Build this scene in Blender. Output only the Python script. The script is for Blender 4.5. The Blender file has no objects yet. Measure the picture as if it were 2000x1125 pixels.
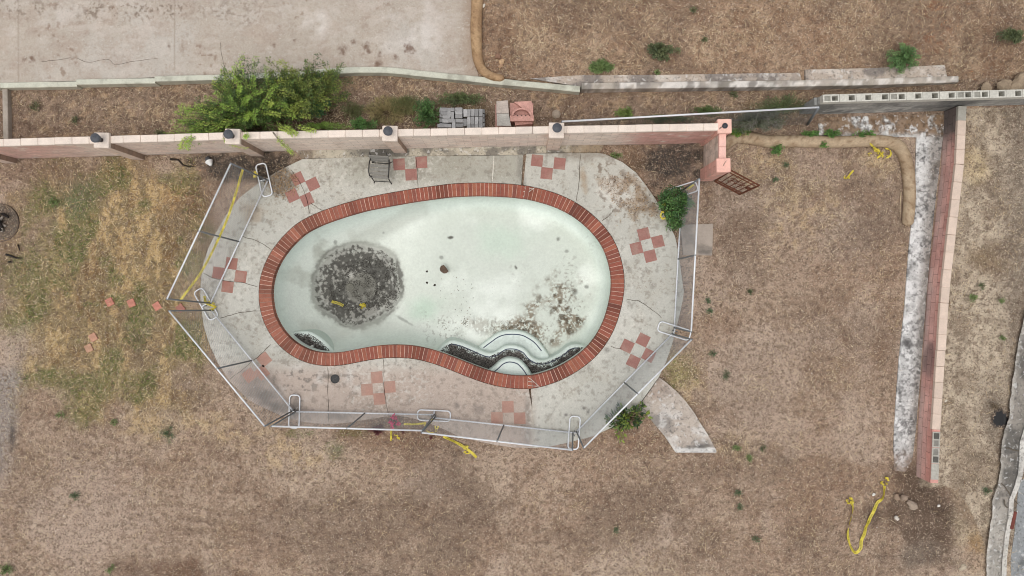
import bpy, bmesh, math, random
import numpy as np
from mathutils import Vector, geometry

# ------------------------------------------------------------------ scene, camera, light
random.seed(7); rng = np.random.default_rng(7)
sc = bpy.context.scene
COL = sc.collection
S = 0.0135            # metres per photo pixel at yard level
ZC = 18.7             # camera height above the yard
cam_d = bpy.data.cameras.new('camera'); cam = bpy.data.objects.new('camera', cam_d); COL.objects.link(cam)
cam.location = (0, 0, ZC); cam.rotation_euler = (0, 0, 0)
cam_d.sensor_width = 36.0; cam_d.lens = 36.0 * (ZC / S) / 2000.0
cam_d.clip_start = 0.1; cam_d.clip_end = 2000
sc.camera = cam
w = bpy.data.worlds.new('World'); sc.world = w; w.use_nodes = True
SUN_EL, SUN_AZ = math.radians(76), math.radians(215)      # azimuth clockwise from +Y: light from lower left
nt = w.node_tree
sky = nt.nodes.new('ShaderNodeTexSky'); sky.sky_type = 'NISHITA'; sky.sun_disc = False
sky.sun_elevation = SUN_EL; sky.sun_rotation = SUN_AZ
sky.air_density = 1.0; sky.dust_density = 4.0; sky.ozone_density = 0.6
bg = nt.nodes['Background']; bg.inputs[1].default_value = 0.15
hs = nt.nodes.new('ShaderNodeHueSaturation'); hs.inputs['Saturation'].default_value = 0.25
nt.links.new(sky.outputs[0], hs.inputs['Color']); nt.links.new(hs.outputs[0], bg.inputs[0])
sun_d = bpy.data.lights.new('sun', 'SUN'); sun_d.energy = 0.65; sun_d.angle = math.radians(60); sun_d.color = (1.0, 0.96, 0.9)
sun = bpy.data.objects.new('sun', sun_d); COL.objects.link(sun)
sdir = Vector((math.sin(SUN_AZ) * math.cos(SUN_EL), math.cos(SUN_AZ) * math.cos(SUN_EL), math.sin(SUN_EL)))
sun.rotation_euler = sdir.to_track_quat('Z', 'Y').to_euler()
sc.view_settings.view_transform = 'Standard'; sc.view_settings.look = 'None'
sc.view_settings.gamma = 1.0; sc.view_settings.exposure = 0.09
sc.cycles.filter_width = 1.0

# ------------------------------------------------------------------ helpers
def P(px, py, z=0.0):
    k = (ZC - z) / ZC * S
    return Vector(((px - 1000) * k, (562.5 - py) * k, z))
def to_px(X, Y, z=0.0):
    k = (ZC - z) / ZC * S
    return 1000 + X / k, 562.5 - Y / k
def lin(c):
    c = np.asarray(c, float) / 255.0
    return np.where(c <= 0.04045, c / 12.92, ((c + 0.055) / 1.055) ** 2.4)
def rgb(r, g, b): return lin((r, g, b))

_tab = np.random.default_rng(3).random((256, 256))
def vnoise(x, y):
    xi = np.floor(x).astype(int); yi = np.floor(y).astype(int)
    fx = x - xi; fy = y - yi
    fx = fx * fx * (3 - 2 * fx); fy = fy * fy * (3 - 2 * fy)
    a = _tab[xi & 255, yi & 255]; b = _tab[(xi + 1) & 255, yi & 255]
    c = _tab[xi & 255, (yi + 1) & 255]; d = _tab[(xi + 1) & 255, (yi + 1) & 255]
    return (a * (1 - fx) + b * fx) * (1 - fy) + (c * (1 - fx) + d * fx) * fy
def fbm(x, y, size, octv=4, seed=0):
    x = np.asarray(x, float) / size + seed * 17.31; y = np.asarray(y, float) / size + seed * 9.77
    v = 0; a = 0.5; t = 0
    for o in range(octv):
        v = v + a * vnoise(x, y); t += a; a *= 0.5
        x = x * 2.03 + 11.3; y = y * 2.03 + 5.1
    return v / t
def sst(e0, e1, x):
    t = np.clip((x - e0) / (e1 - e0), 0, 1); return t * t * (3 - 2 * t)
def mixc(c, d, f):
    f = np.asarray(f)[..., None]; return c * (1 - f) + np.asarray(d) * f
def blob(x, y, cx, cy, rx, ry, rot=0, soft=0.5, warp=0.35, ws=25, seed=0):
    a = math.radians(rot); dx = x - cx; dy = y - cy
    u = (dx * math.cos(a) + dy * math.sin(a)) / rx; v = (-dx * math.sin(a) + dy * math.cos(a)) / ry
    r = np.sqrt(u * u + v * v) + (fbm(x, y, ws, 4, seed) - 0.5) * 2 * warp
    return 1 - sst(1 - soft, 1 + soft * 0.3, r)
def inpoly(x, y, poly):
    poly = np.asarray(poly, float); x = np.asarray(x); y = np.asarray(y)
    c = np.zeros(x.shape, bool); n = len(poly); j = n - 1
    for i in range(n):
        xi, yi = poly[i]; xj, yj = poly[j]
        if yi != yj:
            c ^= ((yi > y) != (yj > y)) & (x < (xj - xi) * (y - yi) / (yj - yi) + xi)
        j = i
    return c
def dist_pl(x, y, pl, closed=False):
    pl = np.asarray(pl, float); d = np.full(np.shape(x), 1e9)
    segs = list(zip(pl[:-1], pl[1:])) + ([(pl[-1], pl[0])] if closed else [])
    for a, b in segs:
        ab = b - a; L = (ab * ab).sum() + 1e-12
        t = np.clip(((x - a[0]) * ab[0] + (y - a[1]) * ab[1]) / L, 0, 1)
        d = np.minimum(d, np.hypot(x - a[0] - t * ab[0], y - a[1] - t * ab[1]))
    return d
def resample(pts, step, closed=False):
    pts = np.asarray(pts, float)
    if closed: pts = np.vstack([pts, pts[:1]])
    seg = np.sqrt((np.diff(pts, axis=0) ** 2).sum(1)); s = np.concatenate([[0], np.cumsum(seg)])
    n = max(2, int(round(s[-1] / step)))
    t = np.linspace(0, s[-1], n + 1)
    out = np.stack([np.interp(t, s, pts[:, i]) for i in range(pts.shape[1])], 1)
    return out[:-1] if closed else out
def smooth_closed(pts, it=2, lam=0.5):
    p = np.array(pts)
    for _ in range(it): p = p * (1 - lam) + lam * 0.5 * (np.roll(p, 1, 0) + np.roll(p, -1, 0))
    return p
def catmull(pts, n=8):
    pts = [np.asarray(p, float) for p in pts]; out = []
    q = [2 * pts[0] - pts[1]] + pts + [2 * pts[-1] - pts[-2]]
    for i in range(1, len(q) - 2):
        for k in range(n):
            t = k / n; a, b, c, d = q[i - 1], q[i], q[i + 1], q[i + 2]
            out.append(0.5 * ((2 * b) + (-a + c) * t + (2 * a - 5 * b + 4 * c - d) * t * t + (-a + 3 * b - 3 * c + d) * t ** 3))
    out.append(pts[-1]); return np.array(out)

def tag(o, label=None, cat=None, group=None, kind=None):
    if label: o['label'] = label
    if cat: o['category'] = cat
    if group: o['group'] = group
    if kind: o['kind'] = kind
    return o
def empty(name, loc, label=None, cat=None, group=None):
    o = bpy.data.objects.new(name, None); COL.objects.link(o); o.location = loc; o.empty_display_size = 0.2
    bpy.context.view_layer.update
    return tag(o, label, cat, group)
def world_loc(o):
    l = Vector(o.location)
    while o.parent: o = o.parent; l = l + Vector(o.location)
    return l
def mkobj(name, V, F, mat, parent=None, col=None, uv=None, smooth=False, origin=None):
    """V in world coordinates; the object's origin sits at its parent's location (or at origin)"""
    V = np.asarray(V, float)
    if parent is not None: off = np.array(world_loc(parent))
    else: off = np.array(origin if origin is not None else (0, 0, 0), float)
    me = bpy.data.meshes.new(name)
    me.from_pydata((V - off).tolist(), [], F if isinstance(F, list) else [list(map(int, f)) for f in F])
    if col is not None:
        col = np.asarray(col, float)
        if col.ndim == 1: col = np.tile(col, (len(V), 1))
        a = me.attributes.new('Col', 'FLOAT_COLOR', 'POINT')
        a.data.foreach_set('color', np.hstack([col[:, :3], np.ones((len(V), 1))]).ravel())
    if uv is not None:
        ul = me.uv_layers.new(name='UVMap')
        idx = np.empty(len(me.loops), int); me.loops.foreach_get('vertex_index', idx)
        ul.data.foreach_set('uv', np.asarray(uv, float)[idx].ravel())
    if smooth: me.polygons.foreach_set('use_smooth', [True] * len(me.polygons))
    me.update()
    if mat: me.materials.append(mat)
    o = bpy.data.objects.new(name, me); COL.objects.link(o)
    if parent is not None: o.parent = parent
    else: o.location = tuple(off)
    return o

class MB:
    def __init__(s): s.v = []; s.f = []; s.c = []
    def add(s, V, F, col=None):
        b = len(s.v); s.v += [tuple(map(float, p)) for p in V]; s.f += [[i + b for i in f] for f in F]
        s.c += [tuple(col) if col is not None else (1, 1, 1)] * len(V)
        return s
    def box(s, c, size, rz=0.0, col=None, bev=0.0, axes=None):
        c = Vector(c); hx, hy, hz = [q / 2 for q in size]
        if axes is None:
            ax = Vector((math.cos(rz), math.sin(rz), 0)); ay = Vector((-math.sin(rz), math.cos(rz), 0)); az = Vector((0, 0, 1))
        else: ax, ay, az = axes
        b = min(bev, hx * .9, hy * .9, hz * .9)
        if b <= 0:
            V = [c + ax * x * hx + ay * y * hy + az * z * hz for z in (-1, 1) for y in (-1, 1) for x in (-1, 1)]
            F = [[0, 2, 3, 1], [4, 5, 7, 6], [0, 1, 5, 4], [2, 6, 7, 3], [0, 4, 6, 2], [1, 3, 7, 5]]
            return s.add(V, F, col)
        V = []; idx = {}
        for sx in (-1, 1):
            for sy in (-1, 1):
                for sz in (-1, 1):
                    for k in range(3):
                        d = [hx, hy, hz]
                        for j in range(3):
                            if j != k: d[j] -= b
                        idx[(sx, sy, sz, k)] = len(V)
                        V.append(c + ax * sx * d[0] + ay * sy * d[1] + az * sz * d[2])
        F = []
        for k in range(3):
            o1, o2 = [j for j in range(3) if j != k]
            for sg in (-1, 1):
                q = []
                for a, bb in ((-1, -1), (1, -1), (1, 1), (-1, 1)):
                    t = [0, 0, 0]; t[k] = sg; t[o1] = a; t[o2] = bb; q.append(idx[(t[0], t[1], t[2], k)])
                F.append(q)
        for k in range(3):            # edges along axis k
            o1, o2 = [j for j in range(3) if j != k]
            for a in (-1, 1):
                for bb in (-1, 1):
                    def key(e, kk):
                        t = [0, 0, 0]; t[k] = e; t[o1] = a; t[o2] = bb; return idx[(t[0], t[1], t[2], kk)]
                    F.append([key(-1, o1), key(1, o1), key(1, o2), key(-1, o2)])
        for sx in (-1, 1):
            for sy in (-1, 1):
                for sz in (-1, 1): F.append([idx[(sx, sy, sz, k)] for k in range(3)])
        return s.add(V, F, col)
    def tube(s, pts, r, n=8, col=None, closed=False, caps=True):
        pts = [Vector(p) for p in pts]; m = len(pts); V = []; F = []
        rr = r if hasattr(r, '__len__') else [r] * m
        up = None
        for i, p in enumerate(pts):
            a = pts[(i - 1) % m] if (closed or i > 0) else p
            b = pts[(i + 1) % m] if (closed or i < m - 1) else p
            t = (b - a).normalized()
            if up is None: up = Vector((0, 0, 1)) if abs(t.z) < 0.9 else Vector((1, 0, 0))
            x = t.cross(up)
            if x.length < 1e-5: x = t.cross(Vector((0.3, 1, 0.2)))
            x.normalize(); y = x.cross(t).normalized(); up = y
            for k in range(n):
                an = 2 * math.pi * k / n
                V.append(p + (x * math.cos(an) + y * math.sin(an)) * rr[i])
        for i in range(m if closed else m - 1):
            for k in range(n):
                a = i * n + k; b = i * n + (k + 1) % n; i2 = (i + 1) % m
                F.append([a, b, i2 * n + (k + 1) % n, i2 * n + k])
        if caps and not closed:
            F.append(list(range(n - 1, -1, -1))); F.append([(m - 1) * n + k for k in range(n)])
        return s.add(V, F, col)
    def lathe(s, c, prof, n=20, col=None, cols=None):
        c = Vector(c); V = []; F = []
        for (r, z) in prof:
            for k in range(n):
                an = 2 * math.pi * k / n; V.append(c + Vector((r * math.cos(an), r * math.sin(an), z)))
        for i in range(len(prof) - 1):
            for k in range(n):
                F.append([i * n + k, i * n + (k + 1) % n, (i + 1) * n + (k + 1) % n, (i + 1) * n + k])
        F.append([k for k in range(n - 1, -1, -1)]); F.append([(len(prof) - 1) * n + k for k in range(n)])
        return s.add(V, F, col)
    def build(s, name, mat, parent=None, smooth=False, origin=None):
        return mkobj(name, s.v, s.f, mat, parent, col=np.array(s.c), smooth=smooth, origin=origin)

def cdt_sheet(loops, spacing, extra_keep=None):
    """loops: list of (n,2) arrays (first outer, rest holes). -> points, tris, loop index ranges"""
    L = [resample(l, spacing, True) for l in loops]
    allb = np.vstack(L); mn = L[0].min(0); mx = L[0].max(0)
    gx, gy = np.meshgrid(np.arange(mn[0], mx[0], spacing), np.arange(mn[1], mx[1], spacing * 0.87))
    gx = gx + (np.arange(gx.shape[0])[:, None] % 2) * spacing * 0.5
    gx = gx.ravel(); gy = gy.ravel()
    ok = inpoly(gx, gy, L[0])
    for h in L[1:]: ok &= ~inpoly(gx, gy, h)
    gx = gx[ok]; gy = gy[ok]
    d = np.full(len(gx), 1e9)
    for i in range(0, len(allb), 50):
        b = allb[i:i + 50]
        d = np.minimum(d, np.hypot(gx[:, None] - b[None, :, 0], gy[:, None] - b[None, :, 1]).min(1))
    ok = d > spacing * 0.55
    pts = np.vstack([allb, np.stack([gx[ok], gy[ok]], 1)])
    E = []; b = 0; rngs = []
    for l in L:
        n = len(l); E += [(b + i, b + (i + 1) % n) for i in range(n)]; rngs.append((b, n)); b += n
    r = geometry.delaunay_2d_cdt([Vector(p) for p in pts], E, [], 0, 1e-6)
    vo = np.array([tuple(v) for v in r[0]]); T = np.array([f for f in r[2] if len(f) == 3])
    c = vo[T].mean(1); ok = inpoly(c[:, 0], c[:, 1], L[0])
    for h in L[1:]: ok &= ~inpoly(c[:, 0], c[:, 1], h)
    return vo, T[ok], L
def sheet(name, loops_px, z, thick, spacing, colfn, mat, parent=None, zfn=None, disp=0.0):
    """flat slab whose outline was read off the photograph at its own height"""
    loops = [np.array([P(a, b, z)[:2] for a, b in l]) for l in loops_px]
    vo, T, L = cdt_sheet(loops, spacing)
    zz = np.full(len(vo), z) if zfn is None else zfn(vo[:, 0], vo[:, 1])
    if disp: zz = zz + (fbm(vo[:, 0], vo[:, 1], 0.5, 3, 5) - .5) * disp
    px, py = to_px(vo[:, 0], vo[:, 1], zz)
    col = colfn(px, py)
    V = np.column_stack([vo, zz]); F = T.tolist(); cols = [col]; Vs = [V]; base = len(V)
    for l in L:
        zl = np.full(len(l), z) if zfn is None else zfn(l[:, 0], l[:, 1])
        if disp: zl = zl + (fbm(l[:, 0], l[:, 1], 0.5, 3, 5) - .5) * disp
        n = len(l); top = np.column_stack([l, zl]); bot = np.column_stack([l, zl - thick])
        qx, qy = to_px(l[:, 0], l[:, 1], zl); c = colfn(qx, qy)
        Vs += [top, bot]; cols += [c, c * 0.8]
        F += [[base + i, base + n + i, base + n + (i + 1) % n, base + (i + 1) % n] for i in range(n)]
        base += 2 * n
    V = np.vstack(Vs)
    o = mkobj(name, V, F, mat, parent, col=np.vstack(cols))
    return o

# ------------------------------------------------------------------ materials
MATS = {}
def mat(name, base=None, rough=0.9, noises=(), bump=None, metal=0.0, brick=None, spec=0.3, fleck=None, coord='Object', back=None):
    m = bpy.data.materials.new(name); m.use_nodes = True; t = m.node_tree; N = t.nodes; Lk = t.links
    bs = N['Principled BSDF']; bs.inputs['Roughness'].default_value = rough; bs.inputs['Metallic'].default_value = metal
    bs.inputs['Specular IOR Level'].default_value = spec
    tc = N.new('ShaderNodeTexCoord')
    if base is None:
        at = N.new('ShaderNodeAttribute'); at.attribute_name = 'Col'; cur = at.outputs['Color']
    else:
        rg = N.new('ShaderNodeRGB'); rg.outputs[0].default_value = (*base, 1); cur = rg.outputs[0]
    def noise(scale, det=3, dist=0.0):
        n = N.new('ShaderNodeTexNoise'); n.inputs['Scale'].default_value = scale; n.inputs['Detail'].default_value = det
        n.inputs['Distortion'].default_value = dist; n.inputs['Roughness'].default_value = 0.66 if det > 5 else 0.5; Lk.new(tc.outputs[coord], n.inputs['Vector']); return n
    for nz in noises:
        sca, amt = nz[0], nz[1]
        n = noise(sca, nz[2] if len(nz) > 2 else 3); mr = N.new('ShaderNodeMapRange')
        mr.inputs[1].default_value = 0.28; mr.inputs[2].default_value = 0.72
        mr.inputs[3].default_value = 1 - amt; mr.inputs[4].default_value = 1 + amt
        Lk.new(n.outputs['Fac'], mr.inputs[0])
        vm = N.new('ShaderNodeVectorMath'); vm.operation = 'SCALE'
        Lk.new(cur, vm.inputs[0]); Lk.new(mr.outputs[0], vm.inputs['Scale']); cur = vm.outputs[0]
    for fk in (fleck or ()):
        sca, lo, hi, c, amt = fk
        n = noise(sca, 4, 0.6); mr = N.new('ShaderNodeMapRange'); mr.inputs[1].default_value = lo; mr.inputs[2].default_value = hi
        mr.inputs[3].default_value = 0; mr.inputs[4].default_value = amt
        Lk.new(n.outputs['Fac'], mr.inputs[0])
        mx = N.new('ShaderNodeMix'); mx.data_type = 'RGBA'; Lk.new(mr.outputs[0], mx.inputs[0]); Lk.new(cur, mx.inputs[6])
        mx.inputs[7].default_value = (*c, 1); cur = mx.outputs[2]
    hgt = None
    if brick:
        bw, bh, mortar, mc, off = brick
        uvn = N.new('ShaderNodeUVMap'); br = N.new('ShaderNodeTexBrick'); Lk.new(uvn.outputs[0], br.inputs['Vector'])
        br.inputs['Scale'].default_value = 1; br.inputs['Brick Width'].default_value = bw; br.inputs['Row Height'].default_value = bh
        br.inputs['Mortar Size'].default_value = mortar; br.inputs['Mortar Smooth'].default_value = 0.2; br.inputs['Bias'].default_value = 0
        br.inputs['Color1'].default_value = (0.9, 0.9, 0.9, 1); br.inputs['Color2'].default_value = (1.08, 1.06, 1.04, 1)
        br.inputs['Mortar'].default_value = (*mc, 1); br.offset = off
        mx = N.new('ShaderNodeMix'); mx.data_type = 'RGBA'; mx.blend_type = 'MULTIPLY'; mx.inputs[0].default_value = 1
        Lk.new(cur, mx.inputs[6]); Lk.new(br.outputs['Color'], mx.inputs[7]); cur = mx.outputs[2]
        inv = N.new('ShaderNodeMath'); inv.operation = 'SUBTRACT'; inv.inputs[0].default_value = 1; Lk.new(br.outputs['Fac'], inv.inputs[1]); hgt = inv.outputs[0]
    Lk.new(cur, bs.inputs['Base Color'])
    nrm = None
    if bump:
        for sca, dst in bump:
            n = noise(sca, 5); b = N.new('ShaderNodeBump'); b.inputs['Strength'].default_value = 1; b.inputs['Distance'].default_value = dst
            Lk.new(n.outputs['Fac'], b.inputs['Height'])
            if nrm: Lk.new(nrm, b.inputs['Normal'])
            nrm = b.outputs[0]
    if hgt is not None:
        b = N.new('ShaderNodeBump'); b.inputs['Distance'].default_value = 0.006; Lk.new(hgt, b.inputs['Height'])
        if nrm: Lk.new(nrm, b.inputs['Normal'])
        nrm = b.outputs[0]
    if nrm: Lk.new(nrm, bs.inputs['Normal'])
    MATS[name] = m; return m
M_ground = mat('dry_soil', None, 0.95, [(2.2, .07), (7, .30, 8), (34, .36, 6)], [(7, .03), (30, .025)], spec=0.1,
               fleck=[(10, .57, .60, rgb(104, 87, 74), .6), (19, .58, .61, rgb(96, 80, 67), .7), (34, .60, .64, rgb(84, 69, 58), .75), (46, .60, .65, rgb(212, 196, 174), .65), (17, .62, .65, rgb(192, 174, 154), .5)])
M_conc = mat('weathered_concrete', None, 0.9, [(1.5, .05), (7, .08), (40, .10), (130, .10)], [(60, .004)], spec=0.2)
M_stain = mat('stained_concrete', None, 0.9, [(7, .08), (40, .10), (130, .10)], [(60, .004)], spec=0.2, fleck=[(4.5, .575, .615, rgb(84, 82, 80), .25), (16, .58, .62, rgb(80, 78, 76), .5), (9, .60, .66, rgb(216, 214, 210), .5)])
M_deck = mat('worn_deck_concrete', None, 0.9, [(1.5, .04), (9, .05, 8), (40, .10), (130, .12)], [(60, .004)], spec=0.2, fleck=[(34, .64, .68, rgb(112, 104, 96), .4), (22, .65, .70, rgb(148, 138, 126), .15), (16, .63, .69, rgb(212, 208, 200), .35)])
M_plaster = mat('pool_plaster', None, 0.75, [(3, .03), (14, .05), (60, .07)], [(40, .004)], spec=0.25)
M_brick = mat('coping_brick', None, 0.8, [(10, .14), (60, .16)], [(80, .003)], spec=0.25)
M_block = mat('painted_block', None, 0.9, [(3, .06), (25, .09), (90, .08)], [(50, .004)], brick=(.405, .102, .005, (.60, .54, .49), .5), spec=0.15)
M_cap = mat('painted_cap_block', None, 0.9, [(6, .07), (45, .1), (150, .08)], [(70, .004)], spec=0.15)
M_redblock = mat('red_block', None, 0.9, [(4, .12), (30, .12)], [(50, .004)], brick=(.405, .203, .005, (.45, .42, .42), .5), spec=0.15)
M_cmu = mat('grey_block', None, 0.95, [(3, .12), (20, .14), (80, .1)], [(50, .005)], spec=0.1)
M_cmub = mat('grey_block_courses', None, 0.95, [(3, .16), (20, .15), (80, .1)], [(50, .005)], brick=(.405, .203, .009, (.75, .75, .75), .5), spec=0.1)
M_galv = mat('galvanised_steel', rgb(222, 224, 226), 0.45, [(15, .08)], metal=0.15, spec=0.5)
M_galv_d = mat('weathered_steel_post', rgb(120, 124, 126), 0.55, [(15, .12)], metal=0.4)
M_wire = mat('chain_link_wire', rgb(150, 156, 160), 0.5, metal=0.3)
M_wire_d = mat('weathered_chain_link', rgb(92, 98, 98), 0.6, metal=0.4)
M_black = mat('black_metal', None, 0.5, [(30, .15)], spec=0.4)
M_rust = mat('rusty_iron', rgb(104, 62, 44), 0.9, [(12, .35), (60, .3)], [(90, .003)])
M_leaf = mat('leaf', None, 0.55, [(20, .12)], spec=0.3)
M_stem = mat('stem', None, 0.85, [(30, .2)])
M_tape = mat('caution_tape', None, 0.4, [(12, .08)], spec=0.4)
M_ink = mat('black_ink', rgb(28, 26, 20), 0.6)
M_straw = mat('burlap_wattle', None, 0.95, [(8, .1), (40, .16), (160, .2)], [(60, .008), (180, .004)], spec=0.1)
M_stone = mat('stone', None, 0.9, [(8, .14), (40, .16)], [(40, .006)], spec=0.2)
M_wood = mat('weathered_wood', None, 0.85, [(20, .12), (80, .12)], [(60, .002)], spec=0.2)
M_blade = mat('dry_blade', None, 0.9, spec=0.1)
M_white = mat('white_enamel', rgb(222, 222, 218), 0.5)
M_dark = mat('dark_void', rgb(30, 29, 28), 0.9, [(20, .3)])

# ------------------------------------------------------------------ outlines read from the photograph (pixels)
POOL_IN = [(1000,382.3),(940.9,379.5),(884,381.5),(812.9,390.9),(756,400.9),(713,409.4),(670.6,421.6),(628,436.4),(593.9,453.5),(565.4,480.5),(545.5,507.5),(532.7,536),(527.5,563),(528.4,591),(534,617),(547,642.5),(565.4,663.8),(585,678),(608,688),(636.5,692.3),(665,690.8),(693.4,685),(721.8,679.5),(750,676),(776,675.2),(807,677),(835.6,682.9),(858,689.6),(884,699.4),(912.4,711),(940.9,722),(969.3,730.7),(1000,736),(1028.4,737),(1048.3,733.8),(1076.8,725),(1102.4,713),(1128,696.5),(1150.7,676.6),(1167.8,653.9),(1182,625.4),(1191,594),(1196,565.7),(1196,540),(1193,521.8),(1184.9,493.3),(1173.5,471.4),(1156.4,450.6),(1136.5,432),(1113.8,416),(1085,402),(1057,393),(1028,386.2)]
DECK_L = [(1022,303),(940,304),(820,305),(700,307),(590,311),(557,327),(542,334.5),(500,361),(469,385),(444,416),(421,456),(406.7,485),(396.8,516),(392,550),(391,581),(394,608),(398,637),(409.6,674),(426.6,711),(449,745),(483.5,779),(500,789.5),(548,811.5),(587,823),(615,827),(649.5,828),(684,825),(718.5,819),(753,813.6),(776,812),(799,815),(833.5,825),(868,839),(902.5,855),(960,867.6),(1000,874),(1048,875),(1040,800),(1034,752),(1022,372)]
DECK_R = [(1028,300),(1120,299),(1171,299),(1182,301),(1216,317),(1242,337),(1262,362.5),(1281.6,391),(1301.5,428),(1318.5,462),(1325.7,496),(1331,536),(1335.6,570),(1334,583),(1327,617),(1313,671),(1301.5,705),(1287,736),(1273,756),(1250,787.5),(1199,833),(1159,852),(1136.5,857.6),(1085,870),(1048,874.7),(1040,800),(1034,752),(1022,372)]
WALL_FRONT = [(-90, 313.5), (520, 296), (1372, 280)]
def wall_y(x): return np.interp(x, [p[0] for p in WALL_FRONT], [p[1] for p in WALL_FRONT])
CURB = [(-60,168),(0,166),(150,163),(300,155),(430,150),(560,143),(653,138),(745,136),(813,142),(1000,161),(1132,173)]
NORTH_SPLIT = CURB + [(1140,168),(1500,163),(1870,155.5),(2050,150)]
def split_y(x): return np.interp(x, [p[0] for p in NORTH_SPLIT], [p[1] for p in NORTH_SPLIT])
MID = [(-90,305.5),(520,288.5),(1372,273),(1420,268),(1440,252),(1580,236),(1600,222),(2000,208),(2060,206)]
def mid_y(x): return np.interp(x, [p[0] for p in MID], [p[1] for p in MID])
EAST = [(1876,200),(1840,300),(1818,560),(1797,840),(1793,945)]      # centre line of the low east wall at ground level
def east_x(y): return np.interp(y, [200,320,560,839,942], [1853,1847,1821,1802,1797])

def ground_h(X, Y):
    px, py = to_px(X, Y, 0.0)
    h = np.zeros(np.shape(X))
    h = np.where(py < mid_y(px), 0.07, h)
    e = sst(-4, 4, px - east_x(np.minimum(py, 942)))
    ramp = sst(1748, 1880, px + (fbm(px, py, 40, 3, 8) - .5) * 60)
    f = sst(925, 975, py)
    east = np.where(py > mid_y(px), e * (1 - f) + ramp * f, 0) * 0.45
    h = np.maximum(h, east)
    h = np.where((py < mid_y(px)) & (px > 1600), 0.07 + 0.25 * sst(1650, 1950, px), h)
    up = py < split_y(px)
    h = np.where(up, 0.24 + 0.5 * sst(120, 0, py) * sst(950, 1500, px) * 0.4 + 0.12*sst(1840,1990,px), h)
    h = h + 0.12 * blob(px, py, 1890, 62, 26, 50, 0, .8, .3, 30, 4) * -1.0 * (px > 1700)
    # lumpy mound of dug soil below the end of the east wall
    h = h + 0.10 * blob(px, py, 1800, 965, 70, 45, 10, .9, .5, 30, 5) * (fbm(px, py, 14, 3, 2) - 0.2)
    h = h - 0.10 * blob(px, py, 1845, 1000, 40, 16, 8, .9, .3, 30, 6)
    inp = dist_pl(px, py, POOL_IN, True)
    near = sst(60, 200, np.where(inpoly(px, py, POOL_IN), 0, inp))
    yard = (py > mid_y(px)) & (px < 1750)
    h = h + np.where(yard, near, 0.3) * ((fbm(px, py, 160, 3, 1) - .5) * 0.06 + (fbm(px, py, 28, 4, 9) - .5) * 0.05)
    # deck surround: soil kept just below the slabs
    dd = np.minimum(dist_pl(px, py, DECK_L, True), dist_pl(px, py, DECK_R, True))
    ins = inpoly(px, py, DECK_L) | inpoly(px, py, DECK_R)
    h = np.where(ins & (dd > 3), -0.12, h)
    h = np.where((px < 930) & up & (py < split_y(px) - 12), 0.12, h)
    return h

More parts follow.
